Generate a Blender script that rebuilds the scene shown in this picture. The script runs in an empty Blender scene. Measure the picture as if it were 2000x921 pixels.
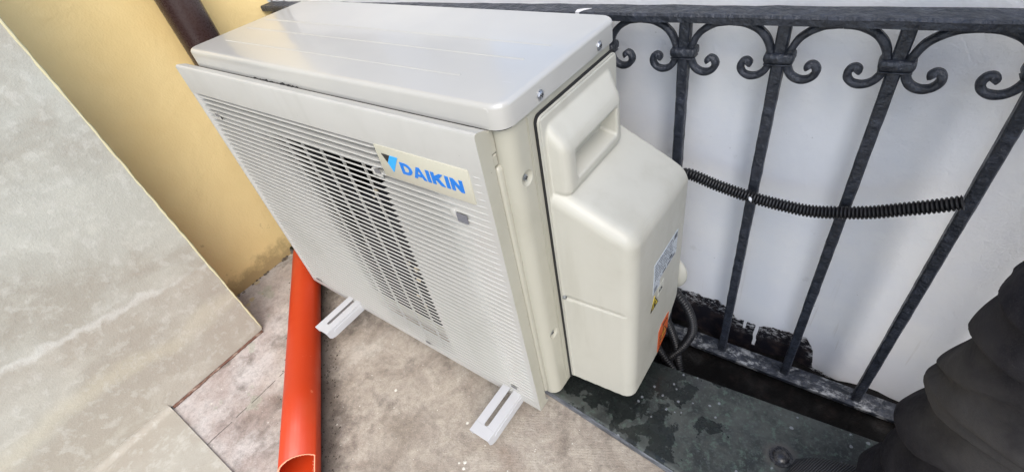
import bpy, bmesh, math, random
from mathutils import Vector, Matrix, noise
R = math.radians
C = bpy.context.scene.collection
S = bpy.context.scene

# ------------------------------------------------------------------ camera
cd = bpy.data.cameras.new('camera'); cam = bpy.data.objects.new('camera', cd); C.objects.link(cam)
CR, CD, CF = ((0.8122064879, 0.5564499904, -0.1751685734), (0.2645829243, -0.6189823165, -0.7394976510), (-0.5199197102, 0.5542781791, -0.6499686107))
cam.matrix_world = Matrix(((CR[0], -CD[0], -CF[0], 0.290508), (CR[1], -CD[1], -CF[1], -0.328732), (CR[2], -CD[2], -CF[2], 0.751204), (0, 0, 0, 1)))
cd.sensor_width = 36; cd.lens = 916.5 / 2000 * 36; cd.clip_start = 0.01; cd.clip_end = 3000
S.camera = cam
# ------------------------------------------------------------------ sky and sun
w = bpy.data.worlds.new('World'); S.world = w; w.use_nodes = True
nt = w.node_tree; bg = nt.nodes['Background']; sk = nt.nodes.new('ShaderNodeTexSky')
SUN_EL, SUN_AZ = R(50), R(130)         # azimuth clockwise from +Y
sk.sky_type = 'NISHITA'; sk.sun_disc = False; sk.sun_elevation = SUN_EL; sk.sun_rotation = SUN_AZ
sk.air_density = 1.0; sk.dust_density = 2.0; sk.ozone_density = 1.0
nt.links.new(sk.outputs[0], bg.inputs[0]); bg.inputs[1].default_value = 0.15
sd = bpy.data.lights.new('sun', 'SUN'); so = bpy.data.objects.new('sun', sd); C.objects.link(so)
sd.energy = 1.3; sd.angle = R(55); sd.color = (1, .96, .90)
dirv = Vector((math.sin(SUN_AZ) * math.cos(SUN_EL), math.cos(SUN_AZ) * math.cos(SUN_EL), math.sin(SUN_EL)))
so.rotation_euler = dirv.to_track_quat('Z', 'Y').to_euler(); so.location = (0, 0, 5)
S.view_settings.view_transform = 'Standard'; S.view_settings.look = 'None'; S.view_settings.gamma = 1
S.view_settings.use_curve_mapping = False; S.view_settings.exposure = 1.06

# ------------------------------------------------------------------ constants (metres)
ZF = -0.080      # floor
XW = -0.955      # yellow wall
YR = 0.329       # railing plane
YW = 0.378       # white wall face
UQ = Matrix(((0.9996676575, 0.0187252593, 0.0177183300, 0), (-0.0187377208, 0.9998242890, 0.0005375428, 0), (-0.0177051510, -0.0008693653, 0.9998428736, 0), (0, 0, 0, 1)))

# ------------------------------------------------------------------ helpers
def srgb(r, g, b):
    f = lambda c: (c / 12.92 if c <= .04045 else ((c + .055) / 1.055) ** 2.4)
    return (f(r / 255), f(g / 255), f(b / 255), 1)

class NT:
    """small node builder"""
    def __init__(s, name):
        s.m = bpy.data.materials.new(name); s.m.use_nodes = True
        s.t = s.m.node_tree; s.b = s.t.nodes['Principled BSDF']
        s.co = s.t.nodes.new('ShaderNodeTexCoord').outputs['Object']
    def n(s, typ, **kw):
        x = s.t.nodes.new(typ)
        for k, v in kw.items(): setattr(x, k, v)
        return x
    def link(s, a, b): s.t.links.new(a, b)
    def val(s, sock, v):
        if hasattr(v, 'default_value') or isinstance(v, bpy.types.NodeSocket): s.link(v, sock)
        else: sock.default_value = v
    def math(s, op, a, b=0.0, c=0.0, clamp=False):
        x = s.n('ShaderNodeMath', operation=op); x.use_clamp = clamp
        s.val(x.inputs[0], a); s.val(x.inputs[1], b); s.val(x.inputs[2], c); return x.outputs[0]
    def noise(s, scale, detail=4, rough=.55, dist=0.0, stretch=None, w=None, seed=(0, 0, 0)):
        mp = s.n('ShaderNodeMapping'); s.link(s.co, mp.inputs[0]); mp.inputs['Location'].default_value = seed
        if stretch: mp.inputs['Scale'].default_value = stretch
        x = s.n('ShaderNodeTexNoise'); s.link(mp.outputs[0], x.inputs['Vector'])
        x.inputs['Scale'].default_value = scale; x.inputs['Detail'].default_value = detail
        x.inputs['Roughness'].default_value = rough; x.inputs['Distortion'].default_value = dist
        return x.outputs['Fac']
    def ramp(s, v, a, b, ca=0.0, cb=1.0):
        x = s.n('ShaderNodeMapRange'); x.clamp = True; x.interpolation_type = 'SMOOTHSTEP'
        s.val(x.inputs[0], v); x.inputs[1].default_value = a; x.inputs[2].default_value = b
        x.inputs[3].default_value = ca; x.inputs[4].default_value = cb; return x.outputs[0]
    def mix(s, f, a, b):
        x = s.n('ShaderNodeMix', data_type='RGBA'); s.val(x.inputs[0], f); s.val(x.inputs[6], a); s.val(x.inputs[7], b); return x.outputs[2]
    def xyz(s):
        x = s.n('ShaderNodeSeparateXYZ'); s.link(s.co, x.inputs[0]); return x.outputs
    def voro(s, scale, feature='F1', seed=(0, 0, 0), rnd=1.0):
        mp = s.n('ShaderNodeMapping'); s.link(s.co, mp.inputs[0]); mp.inputs['Location'].default_value = seed
        x = s.n('ShaderNodeTexVoronoi', feature=feature); s.link(mp.outputs[0], x.inputs['Vector']); x.inputs['Scale'].default_value = scale
        x.inputs['Randomness'].default_value = rnd
        return x.outputs
    def bump(s, h, strength=.3, dist=.002, prev=None):
        x = s.n('ShaderNodeBump'); x.inputs['Strength'].default_value = strength; x.inputs['Distance'].default_value = dist
        s.val(x.inputs['Height'], h)
        if prev: s.link(prev, x.inputs['Normal'])
        return x.outputs[0]
    def out(s, col=None, rough=None, normal=None, metal=None, spec=None):
        if col is not None: s.val(s.b.inputs['Base Color'], col)
        if rough is not None: s.val(s.b.inputs['Roughness'], rough)
        if metal is not None: s.val(s.b.inputs['Metallic'], metal)
        if spec is not None: s.b.inputs['Specular IOR Level'].default_value = spec
        if normal is not None: s.link(normal, s.b.inputs['Normal'])
        return s.m

def painted(name, c, c2, rough=.4, bscale=900, bstr=.06, dirt=.25, dscale=14):
    t = NT(name); a = t.noise(dscale, 5); d = t.ramp(a, .45, .75)
    g = t.noise(260, 2)
    col = t.mix(t.math('MULTIPLY', d, dirt), c, c2)
    n = t.bump(t.noise(bscale, 2), bstr, .0006)
    return t.out(col, t.ramp(g, .3, .7, rough - .05, rough + .07), n)

def mesh_obj(name, bm, mat, parent=None, smooth=None):
    me = bpy.data.meshes.new(name); bm.to_mesh(me); bm.free()
    o = bpy.data.objects.new(name, me); C.objects.link(o)
    if mat: me.materials.append(mat)
    if parent: o.parent = parent
    if smooth is not None: set_smooth(o, smooth)
    return o

def set_smooth(o, ang=40):
    me = o.data
    bm = bmesh.new(); bm.from_mesh(me)
    a = R(ang)
    for f in bm.faces: f.smooth = True
    for e in bm.edges:
        e.smooth = not (len(e.link_faces) == 2 and e.calc_face_angle(0) > a)
    bm.to_mesh(me); bm.free()

def empty(name, label=None, cat=None, group=None, loc=(0, 0, 0)):
    o = bpy.data.objects.new(name, None); C.objects.link(o); o.location = loc; o.empty_display_size = .05
    tag(o, label, cat, group); return o
def tag(o, label=None, cat=None, group=None, kind=None):
    if label: o['label'] = label
    if cat: o['category'] = cat
    if group: o['group'] = group
    if kind: o['kind'] = kind
    return o

def box(bm, x0, x1, y0, y1, z0, z1, bev=0, seg=2, M=None):
    vs = [bm.verts.new(p) for p in ((x0, y0, z0), (x1, y0, z0), (x1, y1, z0), (x0, y1, z0), (x0, y0, z1), (x1, y0, z1), (x1, y1, z1), (x0, y1, z1))]
    fs = [bm.faces.new([vs[i] for i in f]) for f in ((3, 2, 1, 0), (4, 5, 6, 7), (0, 1, 5, 4), (1, 2, 6, 5), (2, 3, 7, 6), (3, 0, 4, 7))]
    if M:
        for v in vs: v.co = M @ v.co
    if bev:
        es = {e for f in fs for e in f.edges}
        bmesh.ops.bevel(bm, geom=list(es), offset=bev, segments=seg, profile=.5, affect='EDGES', clamp_overlap=True)
    return vs

def hexa(bm, P, bev=0, seg=4):
    """8 points: bottom loop of 4 then top loop of 4"""
    vs = [bm.verts.new(p) for p in P]
    fs = [bm.faces.new([vs[i] for i in f]) for f in ((3, 2, 1, 0), (4, 5, 6, 7), (0, 1, 5, 4), (1, 2, 6, 5), (2, 3, 7, 6), (3, 0, 4, 7))]
    bmesh.ops.recalc_face_normals(bm, faces=fs)
    if bev:
        es = {e for f in fs for e in f.edges}
        bmesh.ops.bevel(bm, geom=list(es), offset=bev, segments=seg, profile=.5, affect='EDGES', clamp_overlap=True)

def prism(bm, pts, axis, a, b):
    """polygon pts (2d) extruded along axis from a to b"""
    def P(u, v, t): return {'x': (t, u, v), 'y': (u, t, v), 'z': (u, v, t)}[axis]
    A = [bm.verts.new(P(u, v, a)) for u, v in pts]; B = [bm.verts.new(P(u, v, b)) for u, v in pts]
    n = len(pts); fs = [bm.faces.new(A), bm.faces.new(B[::-1])]
    for i in range(n): fs.append(bm.faces.new((A[i], B[i], B[(i + 1) % n], A[(i + 1) % n])))
    bmesh.ops.recalc_face_normals(bm, faces=fs)
    return fs

def rrect(x0, x1, y0, y1, r, n=6):
    out = []
    for cx, cy, a0 in ((x1 - r, y1 - r, 0), (x0 + r, y1 - r, 90), (x0 + r, y0 + r, 180), (x1 - r, y0 + r, 270)):
        for i in range(n + 1):
            a = R(a0 + 90 * i / n); out.append((cx + r * math.cos(a), cy + r * math.sin(a)))
    return out

def tube(bm, pts, rad, seg=16, caps=True, flat=None):
    """sweep circle along pts; rad number or list"""
    pts = [Vector(p) for p in pts]; n = len(pts)
    if not hasattr(rad, '__len__'): rad = [rad] * n
    T = [(pts[min(i + 1, n - 1)] - pts[max(i - 1, 0)]).normalized() for i in range(n)]
    up = Vector((0, 0, 1)) if abs(T[0].z) < .9 else Vector((1, 0, 0))
    u = T[0].cross(up).normalized(); rings = []
    for i in range(n):
        u = (u - T[i] * u.dot(T[i])).normalized(); v = T[i].cross(u)
        rings.append([bm.verts.new(pts[i] + (u * math.cos(2 * math.pi * k / seg) + v * math.sin(2 * math.pi * k / seg)) * rad[i]) for k in range(seg)])
    for i in range(n - 1):
        for k in range(seg):
            f = bm.faces.new((rings[i][k], rings[i][(k + 1) % seg], rings[i + 1][(k + 1) % seg], rings[i + 1][k])); f.smooth = True
    if caps: bm.faces.new(rings[0][::-1]); bm.faces.new(rings[-1])
    return rings

def catmull(P, n=8, closed=False):
    P = [Vector(p) for p in P]; out = []
    for i in range(len(P) - 1):
        p0, p1, p2, p3 = P[max(i - 1, 0)], P[i], P[i + 1], P[min(i + 2, len(P) - 1)]
        for k in range(n):
            t = k / n
            out.append(.5 * ((2 * p1) + (p2 - p0) * t + (2 * p0 - 5 * p1 + 4 * p2 - p3) * t * t + (3 * p1 - p0 - 3 * p2 + p3) * t ** 3))
    out.append(P[-1]); return out

def resample(P, step):
    out = [P[0].copy()]; acc = 0
    for a, b in zip(P, P[1:]):
        L = (b - a).length; pos = step - acc
        while pos <= L:
            out.append(a.lerp(b, pos / L)); pos += step
        acc = (acc + L) % step if L + acc >= step else acc + L
    return out

def apply_mods(o):
    dg = bpy.context.evaluated_depsgraph_get(); dg.update()
    me = bpy.data.meshes.new_from_object(o.evaluated_get(dg)); old = o.data
    mats = list(old.materials); o.modifiers.clear(); o.data = me
    if not me.materials:
        for m in mats: me.materials.append(m)
    bpy.data.meshes.remove(old)

def boolean(o, bmc, op='DIFFERENCE'):
    me = bpy.data.meshes.new('c'); bmc.to_mesh(me); bmc.free(); c = bpy.data.objects.new('c', me); C.objects.link(c)
    if o.parent: c.parent = o.parent
    m = o.modifiers.new('b', 'BOOLEAN'); m.operation = op; m.object = c; m.solver = 'EXACT'
    apply_mods(o); bpy.data.objects.remove(c); bpy.data.meshes.remove(me)

def smin01(t): t = max(0, min(1, t)); return t * t * (3 - 2 * t)

# ------------------------------------------------------------------ materials
def mat_ac(name, c=(.43, .42, .35, 1), c2=(.30, .285, .22, 1), rough=.33, dirt=.35):
    t = NT(name)
    a = t.ramp(t.noise(9, 6, .6), .46, .8); st = t.ramp(t.noise(16, 5, .6, stretch=(1, 1, .12)), .5, .8)
    m = t.math('MULTIPLY', t.math('MAXIMUM', a, st), dirt)
    sp = t.voro(120); dots = t.math('MULTIPLY', t.math('LESS_THAN', sp['Distance'], .07), t.math('GREATER_THAN', t.noise(20, 2, seed=(3, 1, 2)), .66))
    col = t.mix(m, c, c2); col = t.mix(t.math('MULTIPLY', dots, .6), col, (.12, .11, .09, 1))
    n = t.bump(t.noise(1500, 2), .05, .0004); n = t.bump(t.noise(18, 2), .04, .004, n)
    return t.out(col, t.ramp(t.noise(40, 4), .3, .7, rough - .04, rough + .1), n)
M_AC = mat_ac('cream_painted_steel')
def mat_lid():
    t = NT('cream_lid_paint')
    c = t.mix(t.ramp(t.noise(5, 3), .35, .65), (.44, .438, .415, 1), (.48, .475, .44, 1))
    sc = t.math('MULTIPLY', t.ramp(t.noise(30, 3, .5, stretch=(1, 14, 1), seed=(2, 6, 0)), .73, .76), .35)
    c = t.mix(sc, c, (.60, .60, .58, 1))
    t.b.inputs['Coat Weight'].default_value = .5; t.b.inputs['Coat Roughness'].default_value = .10; t.b.inputs['Coat IOR'].default_value = 1.6
    return t.out(c, .3, t.bump(t.noise(1400, 2), .04, .0003), spec=.5)
M_LID = mat_lid()
M_COVER = mat_ac('cream_cover_plastic', (.51, .503, .44, 1), (.35, .335, .27, 1), .38, .4)
M_GRILLE = mat_ac('pale_grille_plastic', (.455, .455, .43, 1), (.31, .31, .275, 1), .40, .3)
M_BADGE = painted('badge_cream', (.50, .49, .40, 1), (.42, .40, .32, 1), .4)
M_BLUE = painted('logo_blue', (.0, .17, .62, 1), (.0, .15, .5, 1), .35, dirt=0)
M_CYAN = painted('logo_light_blue', (.02, .36, .86, 1), (.0, .3, .7, 1), .35, dirt=0)
M_BLACK = painted('black_ink', (.012, .012, .014, 1), (.03, .03, .03, 1), .4)
M_DARK = painted('dark_cavity', (.005, .005, .008, 1), (.012, .012, .015, 1), .8)
M_FAN = painted('fan_grey', (.025, .026, .03, 1), (.05, .05, .05, 1), .5)
M_RUB = painted('black_rubber', (.01, .01, .011, 1), (.02, .02, .02, 1), .7)
M_WHITE = painted('white_powder_coat', (.52, .53, .55, 1), (.4, .38, .34, 1), .35, dirt=.25)
M_SCREW = painted('zinc_screw', (.5, .52, .55, 1), (.25, .25, .26, 1), .3); M_SCREW.node_tree.nodes['Principled BSDF'].inputs['Metallic'].default_value = .9
M_CORR = painted('black_corrugated_plastic', (.010, .010, .012, 1), (.05, .05, .052, 1), .38, dirt=.3, dscale=60)

def mat_floor():
    t = NT('concrete_floor'); x = t.xyz()
    big = t.noise(3.2, 6, .62); mid = t.noise(14, 6, .65, .6); fin = t.noise(120, 5, .7); grit = t.noise(520, 3, .7)
    br = t.mix(t.ramp(mid, .32, .68), (.31, .265, .215, 1), (.48, .425, .355, 1))
    br = t.mix(t.ramp(big, .38, .62), br, t.mix(t.ramp(mid, .3, .7), (.36, .31, .26, 1), (.50, .45, .38, 1)))
    # paler, slightly pink paving toward the yellow wall
    d = t.math('ADD', t.math('MULTIPLY', x[0], -.64), t.math('MULTIPLY', x[1], -.77))    # grows toward lower left
    left = t.ramp(t.math('ADD', d, t.math('MULTIPLY', t.noise(6, 4), .10)), .50, .68)
    pink = t.mix(t.ramp(t.noise(11, 6, .6, seed=(4, 2, 1)), .35, .65), (.44, .37, .34, 1), (.62, .585, .56, 1))
    br = t.mix(t.math('MULTIPLY', left, .85), br, pink)
    # light worn patch near the lower centre
    br = t.mix(t.math('MULTIPLY', t.ramp(t.noise(7, 5, .6, seed=(1, 7, 0)), .52, .72), .5), br, (.62, .58, .51, 1))
    # dark grime patches and rusty stain
    br = t.mix(t.math('MULTIPLY', t.ramp(t.noise(9, 7, .7, seed=(9, 3, 5)), .50, .68), .75), br, (.15, .125, .105, 1))
    br = t.mix(t.math('MULTIPLY', t.ramp(t.noise(5, 4, .6, seed=(2, 9, 2)), .58, .75), .35), br, (.20, .10, .06, 1))
    # greenish leftovers
    gm = t.math('MULTIPLY', t.ramp(t.noise(16, 4, .5, seed=(6, 1, 4)), .64, .68), left)
    br = t.mix(t.math('MULTIPLY', gm, .55), br, (.40, .42, .33, 1))
    br = t.mix(t.ramp(fin, .35, .75, .0, .35), br, (.09, .08, .07, 1))
    br = t.mix(t.math('MULTIPLY', t.ramp(grit, .58, .72), .35), br, (.06, .052, .045, 1))
    br = t.mix(t.math('MULTIPLY', t.ramp(t.noise(430, 2, seed=(5, 5, 5)), .62, .75), .5), br, (.62, .58, .53, 1))
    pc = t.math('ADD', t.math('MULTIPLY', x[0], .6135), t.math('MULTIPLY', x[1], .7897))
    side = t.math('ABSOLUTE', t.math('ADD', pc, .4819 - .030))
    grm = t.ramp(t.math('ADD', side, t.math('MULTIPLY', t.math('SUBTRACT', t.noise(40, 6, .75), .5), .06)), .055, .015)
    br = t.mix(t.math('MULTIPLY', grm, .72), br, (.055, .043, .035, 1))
    # joint lines
    j1 = t.math('LESS_THAN', t.math('ABSOLUTE', t.math('SUBTRACT', t.math('ADD', x[0], t.math('MULTIPLY', t.noise(22, 5), .010)), -.598)), .0012)
    j1 = t.math('MULTIPLY', j1, t.math('GREATER_THAN', t.noise(30, 3, seed=(6, 6, 6)), .40))
    br = t.mix(t.math('MULTIPLY', j1, .75), br, (.06, .05, .045, 1))
    # scattered paint specks
    v = t.voro(26, seed=(.3, .2, 0)); sp = t.math('LESS_THAN', t.math('ADD', v['Distance'], t.math('MULTIPLY', t.noise(90, 3), .08)), .085)
    pick = t.n('ShaderNodeSeparateColor'); t.link(v['Color'], pick.inputs[0])
    sp = t.math('MULTIPLY', sp, t.math('GREATER_THAN', pick.outputs[0], .62))
    br = t.mix(t.math('MULTIPLY', sp, .85), br, (.66, .64, .56, 1))
    # yellow wall paint splashes beside the wall
    v2 = t.voro(30, seed=(.7, .1, 0)); s2 = t.math('LESS_THAN', t.math('ADD', v2['Distance'], t.math('MULTIPLY', t.noise(70, 3), .3)), .40)
    s2 = t.math('MULTIPLY', s2, t.ramp(x[0], -.86, -.90)); s2 = t.math('MULTIPLY', s2, t.ramp(x[1], .02, -.05))
    br = t.mix(t.math('MULTIPLY', s2, .8), br, (.50, .42, .24, 1))
    # trowel ridges near the sheet metal
    wv = t.n('ShaderNodeTexWave'); mp = t.n('ShaderNodeMapping'); t.link(t.co, mp.inputs[0]); mp.inputs['Rotation'].default_value = (0, 0, R(62)); t.link(mp.outputs[0], wv.inputs[0])
    wv.inputs['Scale'].default_value = 62; wv.inputs['Distortion'].default_value = 4; wv.inputs['Detail'].default_value = 2
    rid = t.math('MULTIPLY', wv.outputs['Fac'], t.math('MULTIPLY', t.ramp(x[0], -.20, -.08), t.ramp(t.noise(9, 2), .3, .55)))
    br = t.mix(t.math('MULTIPLY', rid, .08), br, (.08, .07, .06, 1))
    h = t.math('ADD', t.math('MULTIPLY', fin, .6), t.math('ADD', t.math('MULTIPLY', grit, .9), t.math('MULTIPLY', rid, .12)))
    n = t.bump(h, .6, .003); n = t.bump(mid, .4, .008, n)
    n = t.bump(t.math('SUBTRACT', 1, j1), .6, .002, n)
    return t.out(br, t.ramp(mid, .3, .7, .68, .9), n, spec=.3)

def mat_beige(name='beige_render', k=1.0):
    t = NT(name); x = t.xyz()
    # marbled clouds, brushed along the depth of the wall
    a = t.noise(2.4, 7, .6, .7, stretch=(1, .8, 1.3)); b = t.noise(9, 7, .68, .5, stretch=(1, .8, 1.3)); f = t.noise(46, 5, .65)
    c = t.mix(t.ramp(a, .40, .58), (.33, .312, .262, 1), (.42, .42, .37, 1))
    c = t.mix(t.math('MULTIPLY', t.ramp(b, .48, .68), .55), c, (.52, .52, .455, 1))
    c = t.mix(t.math('MULTIPLY', t.ramp(t.noise(4.2, 6, .6, .5, seed=(3, 3, 3)), .50, .68), .45), c, (.31, .275, .22, 1))
    low = t.ramp(x[2], .42, -.08); c = t.mix(t.math('MULTIPLY', low, .35), c, (.44, .385, .315, 1))
    # pale yellowish wash line close to the foot
    yl = t.ramp(t.math('ABSOLUTE', t.math('SUBTRACT', x[2], t.math('ADD', .0, t.math('MULTIPLY', t.noise(5, 4, seed=(8, 1, 1)), .14)))), .03, .0)
    c = t.mix(t.math('MULTIPLY', yl, .3), c, (.58, .54, .40, 1))
    vz = t.math('ADD', t.math('ADD', x[2], t.math('MULTIPLY', x[1], .17)), t.math('MULTIPLY', t.math('SUBTRACT', t.noise(13, 6, .65, seed=(4, 8, 1)), .5), .06))
    vz = t.math('SUBTRACT', vz, .127)
    vein = t.math('MULTIPLY', t.ramp(t.math('ABSOLUTE', vz), .010, .001), t.ramp(t.noise(12, 3, seed=(9, 9, 1)), .3, .5))
    c = t.mix(t.math('MULTIPLY', t.math('MULTIPLY', t.ramp(vz, .0, -.002), t.ramp(vz, -.10, -.01)), .30), c, (.36, .31, .25, 1))
    c = t.mix(t.math('MULTIPLY', vein, .45), c, (.62, .62, .58, 1))
    c = t.mix(t.math('MULTIPLY', t.ramp(t.noise(300, 3), .6, .8), .25), c, (.2, .18, .14, 1))
    c = t.mix(1 - k, c, (.10, .09, .07, 1))  # k darkens the colour against extra light on an upward face
    c = t.mix(t.math('MULTIPLY', t.ramp(f, .50, .66), .28), c, (.60, .60, .55, 1)); c = t.mix(t.math('MULTIPLY', t.ramp(t.noise(150, 5, .75), .55, .75), .22), c, (.24, .215, .17, 1))
    n = t.bump(f, .3, .003); n = t.bump(t.noise(16, 4, .55), .14, .008, n); n = t.bump(t.noise(260, 4, .7), .4, .0015, n)
    return t.out(c, .72, n, spec=.25)

def mat_yellow():
    t = NT('yellow_render'); x = t.xyz()
    c = t.mix(t.ramp(t.noise(3, 5, .5), .35, .65), (.80, .60, .27, 1), (.86, .68, .34, 1))
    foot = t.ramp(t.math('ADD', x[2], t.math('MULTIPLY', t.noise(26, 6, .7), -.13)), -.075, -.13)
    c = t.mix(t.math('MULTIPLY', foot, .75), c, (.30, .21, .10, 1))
    v = t.math('MULTIPLY', t.ramp(t.noise(34, 4, .6, seed=(5, 5, 1)), .68, .72), t.ramp(x[2], .5, 0))
    c = t.mix(t.math('MULTIPLY', v, .35), c, (.34, .24, .11, 1))
    # broken plaster towards the back corner
    cor = t.math('GREATER_THAN', t.math('ADD', x[1], t.math('MULTIPLY', t.noise(45, 5, .7), .06)), .368)
    c = t.mix(cor, c, t.mix(t.ramp(t.noise(70, 4), .45, .55), (.50, .52, .52, 1), (.16, .13, .11, 1)))
    n = t.bump(t.noise(30, 5, .6), .35, .004); n = t.bump(t.noise(240, 3), .3, .0012, n); n = t.bump(t.noise(9, 3, .5, .8), .4, .01, n)
    n = t.bump(t.math('SUBTRACT', 1, cor), .8, .006, n)
    return t.out(c, .62, n, spec=.3)

def mat_whitewall():
    t = NT('white_painted_wall'); x = t.xyz()
    c = t.mix(t.ramp(t.noise(5, 6, .6), .38, .62), (.80, .82, .86, 1), (.85, .86, .87, 1))
    c = t.mix(t.math('MULTIPLY', t.ramp(t.noise(26, 5, .6, seed=(1, 5, 2)), .66, .74), .22), c, (.50, .51, .50, 1))
    c = t.mix(t.math('MULTIPLY', t.ramp(t.noise(420, 4, .8), .58, .75), .16), c, (.45, .46, .47, 1))
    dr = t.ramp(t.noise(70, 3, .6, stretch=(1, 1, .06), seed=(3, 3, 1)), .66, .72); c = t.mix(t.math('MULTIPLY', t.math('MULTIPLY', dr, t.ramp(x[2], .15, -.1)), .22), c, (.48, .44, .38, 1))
    spots = t.voro(34); sm = t.math('MULTIPLY', t.math('LESS_THAN', t.math('ADD', spots['Distance'], t.math('MULTIPLY', t.noise(150, 3), .06)), .07), t.math('GREATER_THAN', t.noise(9, 2, seed=(7, 7, 7)), .56))
    c = t.mix(t.math('MULTIPLY', sm, .3), c, (.25, .26, .25, 1))
    # bare dark foot: its upper edge follows a curve of x
    fc = t.n('ShaderNodeFloatCurve'); u = t.n('ShaderNodeMapRange'); u.clamp = True; t.link(x[0], u.inputs[0]); u.inputs[1].default_value = 0; u.inputs[2].default_value = .6
    t.link(u.outputs[0], fc.inputs['Value'])
    pts = [(-.2, -.06), (.0, -.06), (.093, -.072), (.163, -.070), (.185, -.086), (.208, -.106), (.249, -.106), (.303, -.094), (.334, -.092), (.352, -.130), (.360, -.175), (.394, -.188), (.435, -.212), (.471, -.222), (.6, -.235)]
    cur = fc.mapping.curves[0]
    P = [(max(0, a / .6), (b + .3) / .3) for a, b in pts[1:]]
    cur.points[0].location = P[0]; cur.points[1].location = P[-1]
    for q in P[1:-1]: cur.points.new(*q)
    for q in cur.points: q.handle_type = 'VECTOR'
    fc.mapping.update()
    h = t.math('SUBTRACT', t.math('MULTIPLY', fc.outputs[0], .3), .3)
    nz = t.math('MULTIPLY', t.math('SUBTRACT', t.noise(36, 9, .7), .5), .036)
    bare = t.ramp(t.math('SUBTRACT', t.math('ADD', x[2], nz), h), .0012, -.0012)
    # drips of white paint running over the bare strip
    for dx, dz, wd in ((.2475, -.172, .0032), (.224, -.128, .0028)):
        dm = t.math('MULTIPLY', t.math('LESS_THAN', t.math('ABSOLUTE', t.math('SUBTRACT', t.math('ADD', x[0], t.math('MULTIPLY', t.noise(40, 2), .008)), dx + .004)), wd), t.math('GREATER_THAN', x[2], dz))
        bare = t.math('MULTIPLY', bare, t.math('SUBTRACT', 1, dm))
    # brushed scratches of paint near the edge
    edge = t.ramp(t.math('SUBTRACT', h, t.math('ADD', x[2], nz)), 0, .045, 1, 0)
    scr = t.math('MULTIPLY', t.math('GREATER_THAN', t.noise(150, 6, .85, .4, stretch=(.6, 1, 1)), .54), edge)
    bare = t.math('MULTIPLY', bare, t.math('SUBTRACT', 1, t.math('MULTIPLY', scr, .75)))
    bc = t.mix(t.ramp(t.noise(40, 5, .7, seed=(2, 2, 2)), .45, .7), (.008, .008, .013, 1), (.045, .033, .032, 1))
    c = t.mix(bare, c, bc)
    n = t.bump(t.noise(70, 4, .6), .28, .003); n = t.bump(t.noise(380, 3), .4, .0012, n); n = t.bump(t.noise(11, 2, .5), .12, .008, n)
    n = t.bump(t.math('SUBTRACT', 1, bare), .7, .003, n)
    return t.out(c, .5, n, spec=.4)

def mat_iron(name='wrought_iron_paint', splat=False):
    t = NT(name)
    c = t.mix(t.ramp(t.noise(60, 5, .6), .4, .7), (.018, .022, .031, 1), (.034, .040, .056, 1))
    c = t.mix(t.math('MULTIPLY', t.ramp(t.noise(240, 4, .7, seed=(1, 1, 3)), .70, .76), .5), c, (.16, .17, .20, 1))
    if splat:
        m = t.math('MULTIPLY', t.ramp(t.noise(75, 6, .75, stretch=(.6, 1, 1)), .47, .62), t.ramp(t.noise(9, 3, seed=(4, 4, 0)), .38, .58))
        c = t.mix(t.math('MULTIPLY', m, .75), c, (.42, .44, .46, 1))
    n = t.bump(t.noise(95, 3, .55), .9, .005); n = t.bump(t.noise(500, 2), .15, .0008, n)
    return t.out(c, t.ramp(t.noise(90, 4), .3, .7, .36, .55), n, spec=.5)
M_IRON = mat_iron(); M_IRONS = mat_iron('splattered_iron_paint', True)

def mat_flash():
    t = NT('weathered_sheet_metal'); x = t.xyz()
    c = t.mix(t.ramp(t.noise(20, 6, .7), .35, .65), (.030, .034, .033, 1), (.078, .086, .078, 1))
    c = t.mix(t.math('MULTIPLY', t.ramp(t.noise(170, 5, .75, seed=(0, 4, 2)), .50, .66), .6), c, (.10, .12, .115, 1))
    c = t.mix(t.math('MULTIPLY', t.ramp(t.noise(90, 4, .7), .52, .68), .6), c, (.11, .16, .13, 1))
    c = t.mix(t.math('MULTIPLY', t.ramp(t.noise(7, 3, .5, seed=(3, 0, 0)), .5, .7), .6), c, (.052, .055, .062, 1))
    # wet dark patches
    near = t.math('ADD', t.noise(17, 6, .62, .1, seed=(5, 1, 0)), t.ramp(x[0], .36, .14, -.2, .10))
    wet = t.ramp(near, .535, .56)
    ring = t.math('MULTIPLY', t.ramp(near, .52, .57), t.math('SUBTRACT', 1, wet))
    c = t.mix(t.math('MULTIPLY', ring, .12), c, (.20, .22, .22, 1))
    c = t.mix(t.math('MULTIPLY', wet, .8), c, (.011, .014, .014, 1))
    v = t.voro(55); sp = t.math('MULTIPLY', t.math('LESS_THAN', t.math('ADD', v['Distance'], t.math('MULTIPLY', t.noise(160, 4), .25)), .26), t.math('GREATER_THAN', t.noise(13, 3, seed=(1, 8, 0)), .50))
    c = t.mix(t.math('MULTIPLY', sp, .55), c, (.36, .38, .41, 1))
    # rust ring where the dome bolt sits
    dx = t.math('SUBTRACT', x[0], .342); dy = t.math('SUBTRACT', x[1], .101)
    rr = t.math('SQRT', t.math('ADD', t.math('MULTIPLY', dx, dx), t.math('MULTIPLY', dy, dy)))
    rr = t.math('ADD', rr, t.math('MULTIPLY', t.math('SUBTRACT', t.noise(60, 3), .5), .012))
    c = t.mix(t.math('MULTIPLY', t.ramp(rr, .030, .019), .5), c, (.13, .12, .11, 1))
    n = t.bump(t.noise(60, 5, .6), .2, .002); n = t.bump(t.noise(6, 2), .25, .01, n)
    r = t.math('SUBTRACT', t.ramp(t.noise(70, 4), .3, .7, .38, .6), t.math('MULTIPLY', wet, .25))
    return t.out(c, r, n, metal=.25)

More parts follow.
